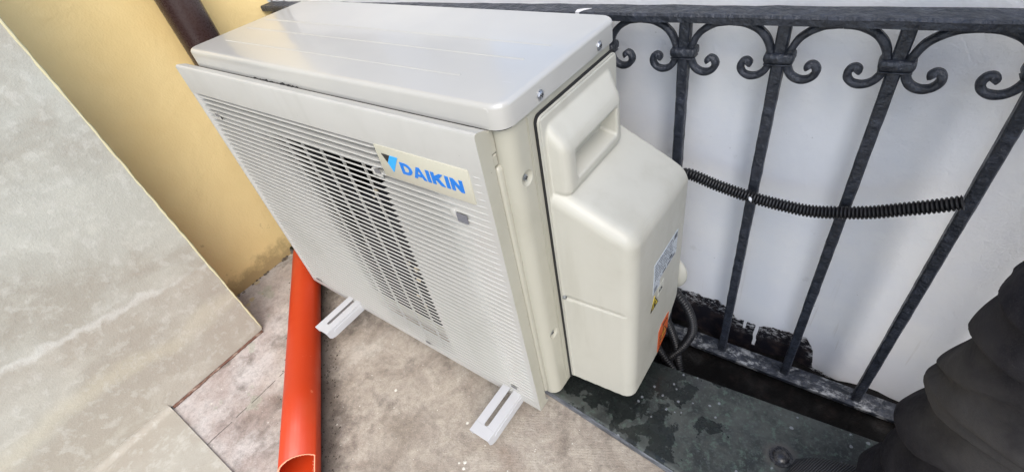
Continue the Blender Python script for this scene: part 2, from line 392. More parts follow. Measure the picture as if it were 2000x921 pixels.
def mat_lip():
    t = NT('sheet_metal_edge')
    c = t.mix(t.ramp(t.noise(60, 5, .7, stretch=(.3, 1, 1)), .4, .65), (.075, .085, .10, 1), (.21, .23, .26, 1))
    return t.out(c, .45, t.bump(t.noise(60, 4), .25, .002), metal=.2)

def mat_gutter():
    t = NT('black_bitumen')
    c = t.mix(t.ramp(t.noise(26, 6, .7), .48, .72), (.003, .0028, .003, 1), (.014, .010, .009, 1))
    v = t.voro(60); sp = t.math('MULTIPLY', t.math('LESS_THAN', t.math('ADD', v['Distance'], t.math('MULTIPLY', t.noise(140, 3), .3)), .30), t.math('GREATER_THAN', t.noise(17, 3, seed=(2, 3, 0)), .66))
    c = t.mix(t.math('MULTIPLY', sp, .7), c, (.34, .33, .31, 1))
    n = t.bump(t.noise(30, 6, .65), .8, .01)
    return t.out(c, t.ramp(t.noise(22, 4), .35, .6, .55, .9), n, spec=.2)

def mat_cloth():
    t = NT('dusty_black_workwear')
    c = t.mix(t.ramp(t.noise(9, 5, .6, .5), .42, .66), (.019, .018, .023, 1), (.040, .038, .043, 1))
    x = t.xyz()
    pz = t.ramp(t.math('ABSOLUTE', t.math('SUBTRACT', t.math('ADD', x[2], t.math('MULTIPLY', t.noise(10, 3, seed=(2, 2, 2)), .12)), .34)), .12, .02)
    c = t.mix(t.math('MULTIPLY', pz, t.ramp(t.noise(13, 6, .65, .3, seed=(1.5, .3, 0)), .30, .62, .15, .85)), c, (.088, .083, .080, 1))
    c = t.mix(t.math('MULTIPLY', t.ramp(t.noise(38, 6, .75, .2, seed=(5, .3, 1)), .55, .72), .22), c, (.085, .080, .078, 1))
    c = t.mix(t.math('MULTIPLY', t.ramp(t.noise(700, 2), .45, .7), .35), c, (.05, .05, .052, 1))
    w = t.n('ShaderNodeTexWave'); t.link(t.co, w.inputs[0]); w.inputs['Scale'].default_value = 500
    n = t.bump(w.outputs['Fac'], .12, .0005); n = t.bump(t.noise(45, 3, .5, .4, stretch=(1, 1, 2.2)), .45, .004, n)
    return t.out(c, .95, n, spec=.08)

M_FLOOR, M_BEIGE, M_YEL, M_WALL, M_FLASH, M_LIP, M_GUT, M_CLOTH = mat_floor(), mat_beige(), mat_yellow(), mat_whitewall(), mat_flash(), mat_lip(), mat_gutter(), mat_cloth()

def sheet(name, x0, x1, y0, y1, z, mat, kind='structure', nx=1, ny=1):
    bm = bmesh.new(); V = [[bm.verts.new((x0 + (x1 - x0) * i / nx, y0 + (y1 - y0) * j / ny, z)) for j in range(ny + 1)] for i in range(nx + 1)]
    for i in range(nx):
        for j in range(ny): bm.faces.new((V[i][j], V[i + 1][j], V[i + 1][j + 1], V[i][j + 1]))
    o = mesh_obj(name, bm, mat); o['kind'] = kind; return o

# ================================================================== SETTING
bm = bmesh.new(); box(bm, -3.2, 7, -6, .10, -.50, ZF)
tag(mesh_obj('floor', bm, M_FLOOR), kind='structure')
t = NT('distant_ground'); sheet('ground', -800, 800, -800, 800, -4.2, t.out(t.mix(t.noise(.2), (.10, .11, .09, 1), (.2, .2, .18, 1)), .9))

# raised beige slab in front of the beige wall, with a coved joint
bm = bmesh.new()
prof = [(-.800, ZF + .016)]
for i in range(9):
    a = R(90 * i / 8); prof.append((-.764 + .014 * (1 - math.cos(a)), ZF + .005 + .014 * (1 - math.sin(a))))
prof += [(4, ZF + .005), (4, ZF - .02), (-.80, ZF - .02)]
prism(bm, prof, 'y', -5.5, -.408)
o = mesh_obj('threshold_slab', bm, mat_beige('slab_render_dimmed', .93), smooth=30); o['kind'] = 'structure'  # wall render, colour darkened to offset the light on the slab's top

# beige wall block with a crisp rear arris
bm = bmesh.new(); box(bm, -.948, -.765, -5.5, -.170, ZF + .006, 3.0)
bw = mesh_obj('beige_wall', bm, M_BEIGE)
tag(bw, 'beige marbled rendered wall standing proud of the yellow wall', 'wall')
# rough yellow plaster arris along its rear edge
bm = bmesh.new(); random.seed(3)
pts = [(-.7655, -.1685, ZF + .01 + i * .012) for i in range(250)]
tube(bm, [(p[0] + random.uniform(-.0005, .0006), p[1] + random.uniform(-.0006, .0006), p[2]) for p in pts], [.0021 + random.uniform(-.0007, .0008) for _ in pts], 6)
M_ARR = painted('arris_plaster', (.52, .48, .30, 1), (.36, .30, .16, 1), .7)
mesh_obj('plaster_arris', bm, M_ARR, bw)
# dark open joint with crumbs under the wall's foot
bm = bmesh.new(); random.seed(5)
tube(bm, [(-.7635 + random.uniform(-.001, .001), -.405 + i * .0075, ZF + .003) for i in range(32)], [random.uniform(.0022, .0042) for i in range(32)], 6)
mesh_obj('foot_joint', bm, painted('rusty_joint', (.13, .06, .04, 1), (.35, .28, .22, 1), .8, dscale=60, dirt=.8), bw)

bm = bmesh.new(); box(bm, -3.2, XW, -5.5, 1.2, -.5, 3.0)
yw = tag(mesh_obj('yellow_wall', bm, M_YEL), 'yellow rendered side wall behind the brown downpipe', 'wall')
# skirting dirt and crumbled plaster along its foot
bm = bmesh.new(); random.seed(8)
for i in range(70):
    y = random.uniform(-.165, .36); s = random.uniform(.001, .0045) * (1.6 if y > 0 else 1)
    m = Matrix.Translation((XW + random.uniform(.0, .008), y, ZF + s * .3)) @ Matrix.Rotation(random.uniform(0, 6), 4, 'Z') @ Matrix.Diagonal((1, random.uniform(.6, 1.6), .6, 1))
    bmesh.ops.create_icosphere(bm, subdivisions=1, radius=s, matrix=m)
mesh_obj('crumbled_plaster', bm, painted('crumbs', (.10, .08, .06, 1), (.5, .42, .28, 1), .9, dscale=90, dirt=.9), yw)

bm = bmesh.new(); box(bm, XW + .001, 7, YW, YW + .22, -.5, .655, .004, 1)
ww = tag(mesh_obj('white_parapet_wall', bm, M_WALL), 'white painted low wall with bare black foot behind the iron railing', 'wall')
bm = bmesh.new(); box(bm, -.80, -.66, YW + .02, YW + .17, .655, 2.9, .004, 1)
tag(mesh_obj('grey_post', bm, painted('grey_post_paint', (.30, .31, .33, 1), (.2, .2, .2, 1), .5)), 'plain grey post rising from the white low wall', 'post')

# sheet metal sill with rolled front lip
bm = bmesh.new()
prof = []
def fy(x): return .023 - .10 * x
def ry(x): return .166 + .062 * max(x, -.5)
N = 90; xs = [XW + .002 + (2.4 - XW) * i / N for i in range(N + 1)]
rows = []
for x in xs:
    f = fy(max(min(x, .8), -.3)); r = ry(min(x, .8)); wob = .0012 * noise.noise(Vector((x * 9, 0, 0)))
    rows.append([(x, f - .004, ZF + .001), (x, f - .005 + wob, ZF + .012), (x, f - .003 + wob, ZF + .0185), (x, f + .001, ZF + .0215), (x, f + .006, ZF + .0205), (x, f + .05, ZF + .020 + wob), (x, r - .03, ZF + .020 - wob), (x, r, ZF + .0205), (x, r + .001, ZF + .016), (x, r + .002, -.40)])
V = [[bm.verts.new(p) for p in r] for r in rows]
for i in range(N):
    for j in range(9): bm.faces.new((V[i][j], V[i + 1][j], V[i + 1][j + 1], V[i][j + 1]))
bmesh.ops.recalc_face_normals(bm, faces=bm.faces)
sill = mesh_obj('metal_sill', bm, M_FLASH, smooth=50); sill.data.materials.append(M_LIP); sill.data.materials.append(M_GUT)
for p in sill.data.polygons:
    c = p.center
    if c.z < ZF + .0195 and c.y < .11: p.material_index = 1
    if c.z < ZF + .01 and c.y > .11: p.material_index = 2
tag(sill, 'greenish grey weathered sheet metal ledge along the railing, wet and stained', 'metal ledge')
bm = bmesh.new(); bmesh.ops.create_uvsphere(bm, u_segments=20, v_segments=12, radius=.0125, matrix=Matrix.Translation((.342, .101, ZF + .0215)) @ Matrix.Diagonal((1, 1, .55, 1)))
tube(bm, [(.342, .101, ZF + .0205), (.342, .101, ZF + .0225)], .0165, 24)
mesh_obj('dome_bolt', bm, painted('dark_bolt', (.03, .03, .034, 1), (.2, .19, .17, 1), .25, dirt=.6, dscale=90), sill, 40)

bm = bmesh.new(); g = []
NX, NY = 160, 12
V = [[None] * (NY + 1) for _ in range(NX + 1)]
for i in range(NX + 1):
    for j in range(NY + 1):
        x = XW + .002 + 3.4 * i / NX; y = .12 + (.40 - .12) * j / NY
        V[i][j] = bm.verts.new((x, y, -.205 + .018 * noise.noise(Vector((x * 14, y * 14, 1))) + .02 * smin01((y - .26) / .1)))
for i in range(NX):
    for j in range(NY): bm.faces.new((V[i][j], V[i + 1][j], V[i + 1][j + 1], V[i][j + 1]))
tag(mesh_obj('gutter', bm, M_GUT, smooth=80), kind='structure')

# ================================================================== RAILING
rail = empty('iron_railing', 'dark grey wrought iron railing with scrolls between square bars', 'railing', loc=(0, YR, -.16))
def rel(o): o.parent = rail; o.matrix_parent_inverse = Matrix.Translation((0, -YR, .16)); return o
bm = bmesh.new()
x0, x1, n = XW + .002, 2.4, 130
P = []
for i in range(n + 1):
    x = x0 + (x1 - x0) * i / n
    f = lambda k: .0011 * noise.noise(Vector((x * 45, k * 7.3, 0))) + .0006 * noise.noise(Vector((x * 130, k * 3.3, 4)))
    P.append([bm.verts.new((x, YR - .018 + f(1), .5175 + f(2))), bm.verts.new((x, YR - .0185 + f(3), .5255 + f(4))), bm.verts.new((x, YR - .016 + f(5), .5285 + f(6))), bm.verts.new((x, YR + .017 + f(7), .5285 + f(8))), bm.verts.new((x, YR + .019, .526)), bm.verts.new((x, YR + .018, .5175))])
for i in range(n):
    for k in range(6): bm.faces.new((P[i][k], P[i + 1][k], P[i + 1][(k + 1) % 6], P[i][(k + 1) % 6]))
bm.faces.new(P[0]); bm.faces.new(P[-1][::-1]); bmesh.ops.recalc_face_normals(bm, faces=bm.faces)
rel(mesh_obj('top_rail', bm, M_IRON, smooth=35))
bm = bmesh.new(); box(bm, XW + .002, 2.4, YR - .018, YR + .020, -.166, -.157, .0015, 2); rel(mesh_obj('bottom_rail', bm, M_IRONS, smooth=35))
def bar_mesh():
    bm = bmesh.new(); n = 60; Rr = []
    for i in range(n + 1):
        z = -.156 + (.517 + .156) * i / n; h = .0072
        for_ = []
        for k, (a, b) in enumerate(((-1, -.75), (-.75, -1), (.75, -1), (1, -.75), (1, .75), (.75, 1), (-.75, 1), (-1, .75))):
            d = .0007 * noise.noise(Vector((a * 3, z * 60, b * 3)))
            for_.append(bm.verts.new((a * h + d, YR + b * h + d, z)))
        Rr.append(for_)
    for i in range(n):
        for k in range(8): bm.faces.new((Rr[i][k], Rr[i][(k + 1) % 8], Rr[i + 1][(k + 1) % 8], Rr[i + 1][k]))
    bm.faces.new(Rr[0][::-1]); bm.faces.new(Rr[-1])
    me = bpy.data.meshes.new('bar'); bm.to_mesh(me); bm.free(); me.materials.append(M_IRON); return me
bar_me = bar_mesh()
def scroll_mesh(sg):
    """arch half + curled foot, bar at x=0, sg=+1 to the right"""
    pts = [(.0595, .5165), (.052, .5158), (.040, .5135), (.029, .5085), (.020, .5005), (.0145, .492), (.0118, .484), (.0105, .476), (.0098, .468), (.0122, .4605), (.0163, .4535), (.0225, .449), (.030, .4475), (.0375, .4497), (.0425, .4550), (.0438, .4612), (.0413, .4667), (.0370, .4683), (.0345, .4655), (.0360, .4630)]
    P = catmull([(sg * a, YR - .003, b) for a, b in pts], 5)
    n = len(P); bm = bmesh.new(); rings = []
    for i, p in enumerate(P):
        T = (P[min(i + 1, n - 1)] - P[max(i - 1, 0)]).normalized(); N = Vector((T.z, 0, -T.x))
        t = i / (n - 1); w = .0044 + (.0014 * smin01((t - .9) / .1)); d = .0062
        w *= 1 + .12 * noise.noise(p * 90); ring = []
        for a, b in ((-1, -.5), (-.55, -1), (.55, -1), (1, -.5), (1, .5), (.55, 1), (-.55, 1), (-1, .5)):
            ring.append(bm.verts.new(p + N * a * w + Vector((0, b * d, 0)) + Vector(noise.noise_vector(p * 70 + Vector((a, b, 0)))) * .0005))
        rings.append(ring)
    for i in range(n - 1):
        for k in range(8): bm.faces.new((rings[i][k], rings[i][(k + 1) % 8], rings[i + 1][(k + 1) % 8], rings[i + 1][k]))
    bm.faces.new(rings[0][::-1]); bm.faces.new(rings[-1]); bmesh.ops.recalc_face_normals(bm, faces=bm.faces)
    for f in bm.faces: f.smooth = True
    me = bpy.data.meshes.new('scroll'); bm.to_mesh(me); bm.free(); me.materials.append(M_IRON); return me
sc_me = {1: scroll_mesh(1), -1: scroll_mesh(-1)}
bm = bmesh.new(); box(bm, -.0175, .0175, YR - .0135, YR + .0125, .468, .481, .0045, 3); box(bm, -.0165, .0165, YR - .0115, YR + .0105, .4655, .4675, .001, 1)
for v in bm.verts: v.co += Vector(noise.noise_vector(v.co * 80)) * .0009
col_me = bpy.data.meshes.new('collar'); bm.to_mesh(bm and col_me); bm.free(); col_me.materials.append(M_IRON)
for p in col_me.polygons: p.use_smooth = True
BX = [.077 + .1199 * k for k in range(-8, 14)]
for x in BX:
    for nm, me in (('bar', bar_me), ('scroll', sc_me[1]), ('scroll', sc_me[-1]), ('collar', col_me)):
        o = bpy.data.objects.new(nm, me); C.objects.link(o); o.location = (x, 0, 0); rel(o)
# white paint chip on the top rail
bm = bmesh.new(); prism(bm, [(-.081, YR - .0186), (-.074, YR - .0192), (-.071, YR - .010), (-.062, YR - .002), (-.073, YR - .003), (-.083, YR - .008)], 'z', .5287, .5292)
box(bm, -.080, -.074, YR - .0196, YR - .0189, .5195, .5285)
rel(mesh_obj('paint_chip', bm, painted('chip_white', (.7, .7, .7, 1), (.5, .5, .5, 1), .5)))

# ================================================================== AIR CONDITIONER
ac = empty('air_conditioner', 'cream outdoor air conditioner unit with louvred front grille and blue lettering', 'air conditioner')
ac.matrix_world = UQ
W0, W1 = -.673, 0.0
bm = bmesh.new(); prism(bm, rrect(W0, W1, 0, .240, .017, 8), 'z', 0, .526)
cab = mesh_obj('cabinet', bm, M_AC, ac)
c = bmesh.new(); box(c, -.655, -.205, -.02, .13, .012, .447); boolean(cab, c)
# shallow vertical recesses and pressed bead beside the grille
bm = bmesh.new(); box(bm, -.056, -.0165, -.0085, .006, -.002, .474, .006, 4); mesh_obj('front_bead', bm, M_AC, cab, 35)
# base tray lip
bm = bmesh.new(); prism(bm, rrect(W0 + .002, W1 - .001, .001, .238, .018, 8), 'z', -.012, -.0005); mesh_obj('base_pan', bm, M_AC, ac, 28)
# inner cavity: dark shroud, fan
bm = bmesh.new(); box(bm, -.654, -.206, .004, .128, .013, .446)
bmesh.ops.delete(bm, geom=[f for f in bm.faces if abs(f.calc_center_median().y - .004) < 1e-4], context='FACES')
for f in bm.faces: f.normal_flip()
sh = mesh_obj('fan_shroud', bm, M_DARK, cab)
fanc = Vector((-.432, .07, .228)); bm = bmesh.new()
tube(bm, [fanc + Vector((0, -.03, 0)), fanc + Vector((0, -.027, 0)), fanc + Vector((0, .02, 0))], [.03, .042, .045], 24)
for k in range(3):
    n1, n2 = 10, 8; a0 = R(120 * k + 20); V = []
    for i in range(n1 + 1):
        r = .04 + .150 * i / n1; row = []
        for j in range(n2 + 1):
            a = a0 + R(88) * (j / n2 - .5) + .5 * (i / n1); row.append(bm.verts.new((fanc.x + r * math.cos(a), fanc.y + .025 * (j / n2 - .5) * 2, fanc.z + r * math.sin(a))))
        V.append(row)
    for i in range(n1):
        for j in range(n2): bm.faces.new((V[i][j], V[i + 1][j], V[i + 1][j + 1], V[i][j + 1]))
mesh_obj('fan', bm, M_FAN, ac, 60)
# lid
bm = bmesh.new(); vs = prism(bm, rrect(-.683, .003, -.008, .246, .020, 8), 'z', .522, .550)
top = [e for e in bm.edges if all(v.co.z > .549 for v in e.verts)]
bmesh.ops.bevel(bm, geom=top, offset=.006, segments=4, profile=.5, affect='EDGES')
bmesh.ops.recalc_face_normals(bm, faces=bm.faces)
lid = mesh_obj('lid', bm, M_LID, ac, 25)
bm = bmesh.new()
for y, xa, xb in ((.139, -.66, -.03), (.097, -.655, -.04), (.042, -.63, -.09)):
    prism(bm, [(y - .0018, .5496), (y - .0006, .55070), (y + .0006, .55070), (y + .0018, .5496)], 'x', xa, xb)
mesh_obj('pressed_crease', bm, M_LID, lid, 80)
bm = bmesh.new(); prism(bm, rrect(-.679, -.001, -.004, .242, .018, 8), 'z', .5185, .5225); box(bm, -.680, -.024, -.0119, -.0062, .5140, .5200); mesh_obj('lid_gap', bm, M_RUB, lid, 28)
# ragged black foam below the lid edge
bm = bmesh.new(); random.seed(2)
tube(bm, [(-.475 + i * .004, -.0105 + random.uniform(-.0020, .001), .5225 + random.uniform(-.001, .001)) for i in range(30)], [random.uniform(.0008, .0032) for _ in range(30)], 6)
mesh_obj('foam_strip', bm, M_RUB, ac)
# side seam strip
bm = bmesh.new(); box(bm, .0004, .0016, .0345, .0362, .002, .517); box(bm, .0003, .0010, .0328, .0336, .002, .517); mesh_obj('side_seam', bm, M_AC, cab)

def _s(): pass
def screw(x, y, z, r=.0042, parent=ac, washer=False):
    bm = bmesh.new(); M = Matrix.Translation((x, y, z)) @ Matrix.Rotation(R(90), 4, 'Y')
    tube(bm, [(x - .002, y, z), (x + .0016, y, z), (x + .0022, y, z)], [r, r, r * .8], 6 if washer else 16)
    if washer: tube(bm, [(x - .002, y, z), (x + .0006, y, z)], r * 1.35, 20)
    s = mesh_obj('screw', bm, M_SCREW, parent, 40)
    bm = bmesh.new(); box(bm, x + .0023, x + .0026, y - r * .6, y + r * .6, z - .0005, z + .0005); box(bm, x + .0023, x + .00262, y - .0005, y + .0005, z - r * .6, z + r * .6)
    mesh_obj('slot', bm, M_BLACK, s); return s
screw(.0035, .060, .531, .0042, lid, True); screw(.0035, .194, .531, .0042, lid, True)
for z in (.448, .152):
    c = bmesh.new(); bmesh.ops.create_uvsphere(c, u_segments=28, v_segments=18, radius=.0135, matrix=Matrix.Translation((.0086, .0195, z))); boolean(cab, c)
    screw(-.0040, .0195, z, .0040, cab)

set_smooth(cab, 28)

# ---- front grille
X0, X1, Z0, Z1, YG = -.708, -.0185, -.031, .528, -.0300
AX0, AX1, AZ0, AZ1 = -.655, -.214, -.012, .4365
BXL, BXR = -.197, -.0405
grl = bmesh.new(); gb = grl
PITCH = .0104; ZS = .4730
def depth(x):
    return .0200 * smin01((X1 - .012 - x) / .20) ** 1.2 * smin01((x - X0 - .004) / .03)
# top band with soft outer edge and top face
def strip(prof, a, b, n=1, skew=0):
    prism(gb, prof, 'x', a, b)
strip([(YG, ZS + .0055), (YG, Z1 - .004), (YG + .0012, Z1 - .0012), (YG + .004, Z1), (-.0120, Z1 - .0042), (-.0120, Z1 - .010), (YG + .008, Z1 - .009), (YG + .010, ZS + .0055)], X0, X1)
strip([(YG, Z0), (YG, Z0 + .013), (YG + .012, Z0 + .013), (-.004, Z0 + .004), (-.004, Z0)], X0, X1)
box(gb, X0, X0 + .004, YG + .0002, -.003, Z0 + .001, Z1 - .012)
box(gb, X1 - .004, X1 - .0002, YG + .0002, -.010, Z0 + .001, Z1 - .006)
# corner blocks and tabs on the right return
box(gb, X1 - .012, X1 - .0004, -.012, -.001, .492, Z1 - .008, .001, 1); box(gb, X1 - .012, X1 - .0008, -.010, -.0015, .476, .4905, .001, 1)
for k in range(22):
    z = .455 - .0215 * k; box(gb, X1 - .010, X1 + .0004, -.0125, -.0105, z - .0014, z + .0014)
# curved recessed backing as a grid, open over the fan
nx = 150
xsb = sorted(set([X0 + .004 + (X1 - X0 - .008) * i / nx for i in range(nx + 1)] + [AX0, AX1]))
zsb = sorted([Z0 + .012, AZ0, .10, .2, .3, AZ1, ZS + .006])
V = {}
for i, x in enumerate(xsb):
    for j, z in enumerate(zsb): V[i, j] = gb.verts.new((x, YG + .0004 + depth(x), z))
for i in range(len(xsb) - 1):
    for j in range(len(zsb) - 1):
        xm, zm = (xsb[i] + xsb[i + 1]) / 2, (zsb[j] + zsb[j + 1]) / 2
        if AX0 < xm < AX1 and AZ0 < zm < AZ1: continue
        gb.faces.new((V[i, j], V[i + 1, j], V[i + 1, j + 1], V[i, j + 1]))
# slats
def slat(xa, xb, z, t=.0024):
    n = max(2, int((xb - xa) / .008)); prev = None
    for i in range(n + 1):
        x = xa + (xb - xa) * i / n
        fan = (AX0 < x < AX1) and AZ0 < z < AZ1
        end = min(1, (x - xa) / .004, (xb - x) / .004); end = max(0, end)
        yb = YG + (.0008 + .0060 * smin01((-.33 - x) / .22) if fan else depth(x) + .0012); yf = YG - .0009 * end + .0002
        tt = (.0021 if fan else (.0012 + .0011 * depth(x) / .020)) * (.35 + .65 * end)
        if yb < yf + .0006: yb = yf + .0012
        ring = [gb.verts.new(p) for p in ((x, yf + .0005, z - tt / 2), (x, yf, z), (x, yf + .0005, z + tt / 2), (x, yb, z + tt / 2 + .0002), (x, yb, z - tt / 2))]
        if prev:
            for k in range(5): gb.faces.new((prev[k], prev[(k + 1) % 5], ring[(k + 1) % 5], ring[k]))
        else: gb.faces.new(ring[::-1])
        prev = ring
    gb.faces.new(prev)
NS = int((ZS - (Z0 + .016)) / PITCH) + 1
for k in range(NS):
    z = ZS - PITCH * k
    a, b = X0 + .012, X1 - .006
    if k < 4:
        slat(a, BXL - .004, z); slat(BXR + .003, b, z, .0012)
    elif k == 44: slat(a, b, z)
    else: slat(a, b, z)
# ribs behind the slats over the fan opening
for i in range(10):
    x = AX1 - .040 - .0495 * i
    if x > AX0 + .01:
        off = 0
        box(gb, x - .0007, x + .0007, YG + .0050, YG + .0085, AZ0, AZ1)
# slim frame round the opening
for bx in ((AX0 - .001, AX0 + .002, AZ0, AZ1), (AX1 - .0005, AX1 + .0022, AZ0, AZ1)): box(gb, bx[0], bx[1], YG + .008, YG + .020, bx[2], bx[3])
box(gb, AX0, AX1, YG + .003, YG + .020, AZ1 - .0005, AZ1 + .002); box(gb, AX0, AX1, YG + .003, YG + .020, AZ0 - .002, AZ0 + .0005)
bmesh.ops.recalc_face_normals(gb, faces=gb.faces)
gr = mesh_obj('front_grille', gb, M_GRILLE, ac, 32); gr.data.materials.append(M_AC)
for p in gr.data.polygons:
    if p.center.x > X1 - .0125 and (p.normal.x > .7 or p.center.y > -.0135) and p.center.z < Z1 - .006: p.material_index = 1
# clip bosses; raised grey plates paint the shade of the notches
for (x, z) in ((-.662, .4385), (-.222, .4310), (-.682, -.012), (-.079, .004), (-.30, -.0135)):
    bm = bmesh.new(); box(bm, x - .003, x + .003, YG - .0018, YG + .008, z - .005, z + .006, .0012, 2); box(bm, x + .004, x + .017, YG - .0014, YG - .0004, z - .005, z + .001, .0003, 1)
    cl = mesh_obj('clip', bm, M_GRILLE, gr, 35)
    bm = bmesh.new(); box(bm, x + .0035, x + .016, YG - .0020, YG - .0016, z + .0008, z + .0068)
    mesh_obj('clip_notch_shade', bm, painted('clip_shadow', (.16, .16, .17, 1), (.2, .2, .2, 1), .6), cl)

bm = bmesh.new(); box(bm, -.0880, -.0800, YG - .0022, YG + .006, .3995, .4130, .0012, 2); cl = mesh_obj('clip', bm, M_GRILLE, gr, 35)
bm = bmesh.new(); box(bm, -.0795, -.0620, YG - .0016, YG - .0010, .3950, .4085); mesh_obj('clip_notch_shade', bm, painted('clip_shadow', (.15, .155, .18, 1), (.2, .2, .2, 1), .6), cl)  # grey plate stands in for the shaded notch
# ---- badge with letters
bm = bmesh.new(); box(bm, BXL, BXR, YG - .0016, YG + .004, .4325, .4805, .0008, 2)
bd = mesh_obj('name_badge', bm, M_BADGE, gr, 30)
YB = YG - .0017
def poly(bm, pts, th=.0006):
    prism(bm, pts, 'y', YB - th, YB + .0002)
LZ0, LH = .4463, .0172
def letter(bm, ch, x, w):
    s = .0052; q = lambda u, v: (x + u, LZ0 + v)
    if ch == 'I': poly(bm, [q(0, 0), q(w, 0), q(w, LH), q(0, LH)])
    if ch == 'A':
        m = w / 2
        poly(bm, [q(0, 0), q(s, 0), q(m + .0002, LH - .0045), q(m + .0002, LH), q(m - s * .5, LH)])
        poly(bm, [q(w, 0), q(m + s * .5, LH), q(m + .0003, LH), q(m + .0003, LH - .0045), q(w - s, 0)])
        poly(bm, [q(.0045, .0033), q(w - .0045, .0033), q(w - .0058, .0066), q(.0058, .0066)], .00062)
    if ch == 'D':
        poly(bm, [q(0, 0), q(s, 0), q(s, LH), q(0, LH)])
        n = 12; O, I = [], []
        for i in range(n + 1):
            a = R(90 - 180 * i / n); O.append(q(w * .42 + w * .58 * math.cos(a), LH / 2 + LH / 2 * math.sin(a))); I.append(q(w * .40 + (w * .60 - s) * math.cos(a), LH / 2 + (LH / 2 - .0038) * math.sin(a)))
        O = [q(s + .0001, LH)] + O + [q(s + .0001, 0)]; I = [q(s + .0001, LH - .0038)] + I + [q(s + .0001, .0038)]
        for i in range(len(O) - 1): poly(bm, [O[i], I[i], I[i + 1], O[i + 1]])
    if ch == 'K':
        poly(bm, [q(0, 0), q(s, 0), q(s, LH), q(0, LH)])
        poly(bm, [q(s + .0001, LH * .40), q(s + .0001, LH * .72), q(w - .0062, LH), q(w - .0001, LH), q(w * .60, LH * .56)])
        poly(bm, [q(s + .0001, LH * .38), q(w * .62, LH * .55), q(w, 0), q(w - .0065, 0), q(w * .40, LH * .36)], .00062)
    if ch == 'N':
        poly(bm, [q(0, 0), q(s, 0), q(s, LH), q(0, LH)]); poly(bm, [q(w - s, 0), q(w, 0), q(w, LH), q(w - s, LH)])
        poly(bm, [q(s + .0001, LH), q(s + .0001, LH * .55), q(w - s - .0001, 0), q(w - s - .0001, LH * .45)])
x = -.1560; bm = bmesh.new()
for ch, wd in (('D', .0195), ('A', .0215), ('I', .0056), ('K', .0200), ('I', .0056), ('N', .0190)):
    letter(bm, ch, x, wd); x += wd + (.0016 if ch == 'D' else .0022 if ch == 'A' else .0028)
bmesh.ops.recalc_face_normals(bm, faces=bm.faces); mesh_obj('lettering', bm, M_BLUE, bd)
bm = bmesh.new(); poly(bm, [(-.1865, .4695), (-.1718, .4690), (-.1800, .4575)]); mesh_obj('logo_corner', bm, M_BLACK, bd)
bm = bmesh.new(); poly(bm, [(-.1712, .4690), (-.1570, .4690), (-.1740, .4440), (-.1796, .4567)]); mesh_obj('logo_flag', bm, M_CYAN, bd)

# ---- right-hand valve cover (moulded plastic, one shell)
bm = bmesh.new()
XO = .1135
prism(bm, [(.050, -.012), (.235, -.012), (.235, .506), (.050, .506)], 'x', -.004, .0050)
cv = mesh_obj('valve_cover', bm, M_COVER, ac)
def uni(P):
    b = bmesh.new(); hexa(b, P); boolean(cv, b, 'UNION')
b = bmesh.new()   # lower box: profile in (y,z), tapered outward
prA = [(.0505, -.0118), (.170, -.0118), (.2345, .070), (.2345, .408), (.0505, .408)]
prB = [(.0600, -.0118), (.172, -.0118), (.2480, .070), (.2440, .343), (.0600, .352)]
A = [b.verts.new((.001, y, z)) for y, z in prA]; B = [b.verts.new((XO, y, z)) for y, z in prB]
fs = [b.faces.new(A), b.faces.new(B)] + [b.faces.new((A[i], B[i], B[(i + 1) % 5], A[(i + 1) % 5])) for i in range(5)]
bmesh.ops.recalc_face_normals(b, faces=fs)
def eb(p, q): return [e for e in b.edges if {e.verts[0], e.verts[1]} == {p, q}]
bmesh.ops.bevel(b, geom=eb(B[4], B[0]) + eb(B[3], B[4]) + eb(A[4], B[4]), offset=.018, segments=6, profile=.5, affect='EDGES', clamp_overlap=True)
sharp = [e for e in b.edges if e.is_manifold and e.calc_face_angle(0) > .6 and min(v.co.y for v in e.verts) > .1 and max(v.co.x for v in e.verts) > .1]
bmesh.ops.bevel(b, geom=sharp, offset=.005, segments=3, profile=.5, affect='EDGES', clamp_overlap=True)
boolean(cv, b, 'UNION')
b = bmesh.new()
hexa(b, [(-.001, .056, .395), (.0285, .061, .395), (.0285, .205, .395), (-.001, .225, .395), (-.001, .056, .501), (.0285, .061, .466), (.0285, .203, .466), (-.001, .225, .501)], .010, 4)
boolean(cv, b, 'UNION')
b = bmesh.new()   # hand hold
hexa(b, [(-.002, .086, .424), (.04, .080, .410), (.04, .191, .410), (-.002, .186, .424), (-.002, .086, .454), (.04, .080, .455), (.04, .191, .455), (-.002, .186, .454)], .0025, 2)
boolean(cv, b)
b = bmesh.new()   # horizontal pressed groove on the front face
hexa(b, [(.006, .040, .2035), (.104, .046, .2035), (.104, .0615, .2050), (.006, .0540, .2050), (.006, .040, .2165), (.104, .046, .2165), (.104, .0590, .2140), (.006, .0520, .2140)], .0008, 1)
boolean(cv, b)
rm = cv.modifiers.new('r', 'REMESH'); rm.mode = 'VOXEL'; rm.voxel_size = .0016; rm.use_smooth_shade = True
sm = cv.modifiers.new('s', 'SMOOTH'); sm.factor = .5; sm.iterations = 3
apply_mods(cv)
for p in cv.data.polygons: p.use_smooth = True
# black gasket gap round the cover
bm = bmesh.new(); prism(bm, rrect(.0445, .2385, -.016, .5125, .010, 5), 'x', .0004, .0016); mesh_obj('gasket', bm, M_RUB, ac)
bm = bmesh.new(); pr = rrect(.0485, .2365, -.0135, .5085, .009, 5); prism(bm, pr, 'x', .0010, .0044); mesh_obj('cover_flange', bm, M_COVER, cv, 30)
screw(.0075, .0505, .2100, .0034, cv)
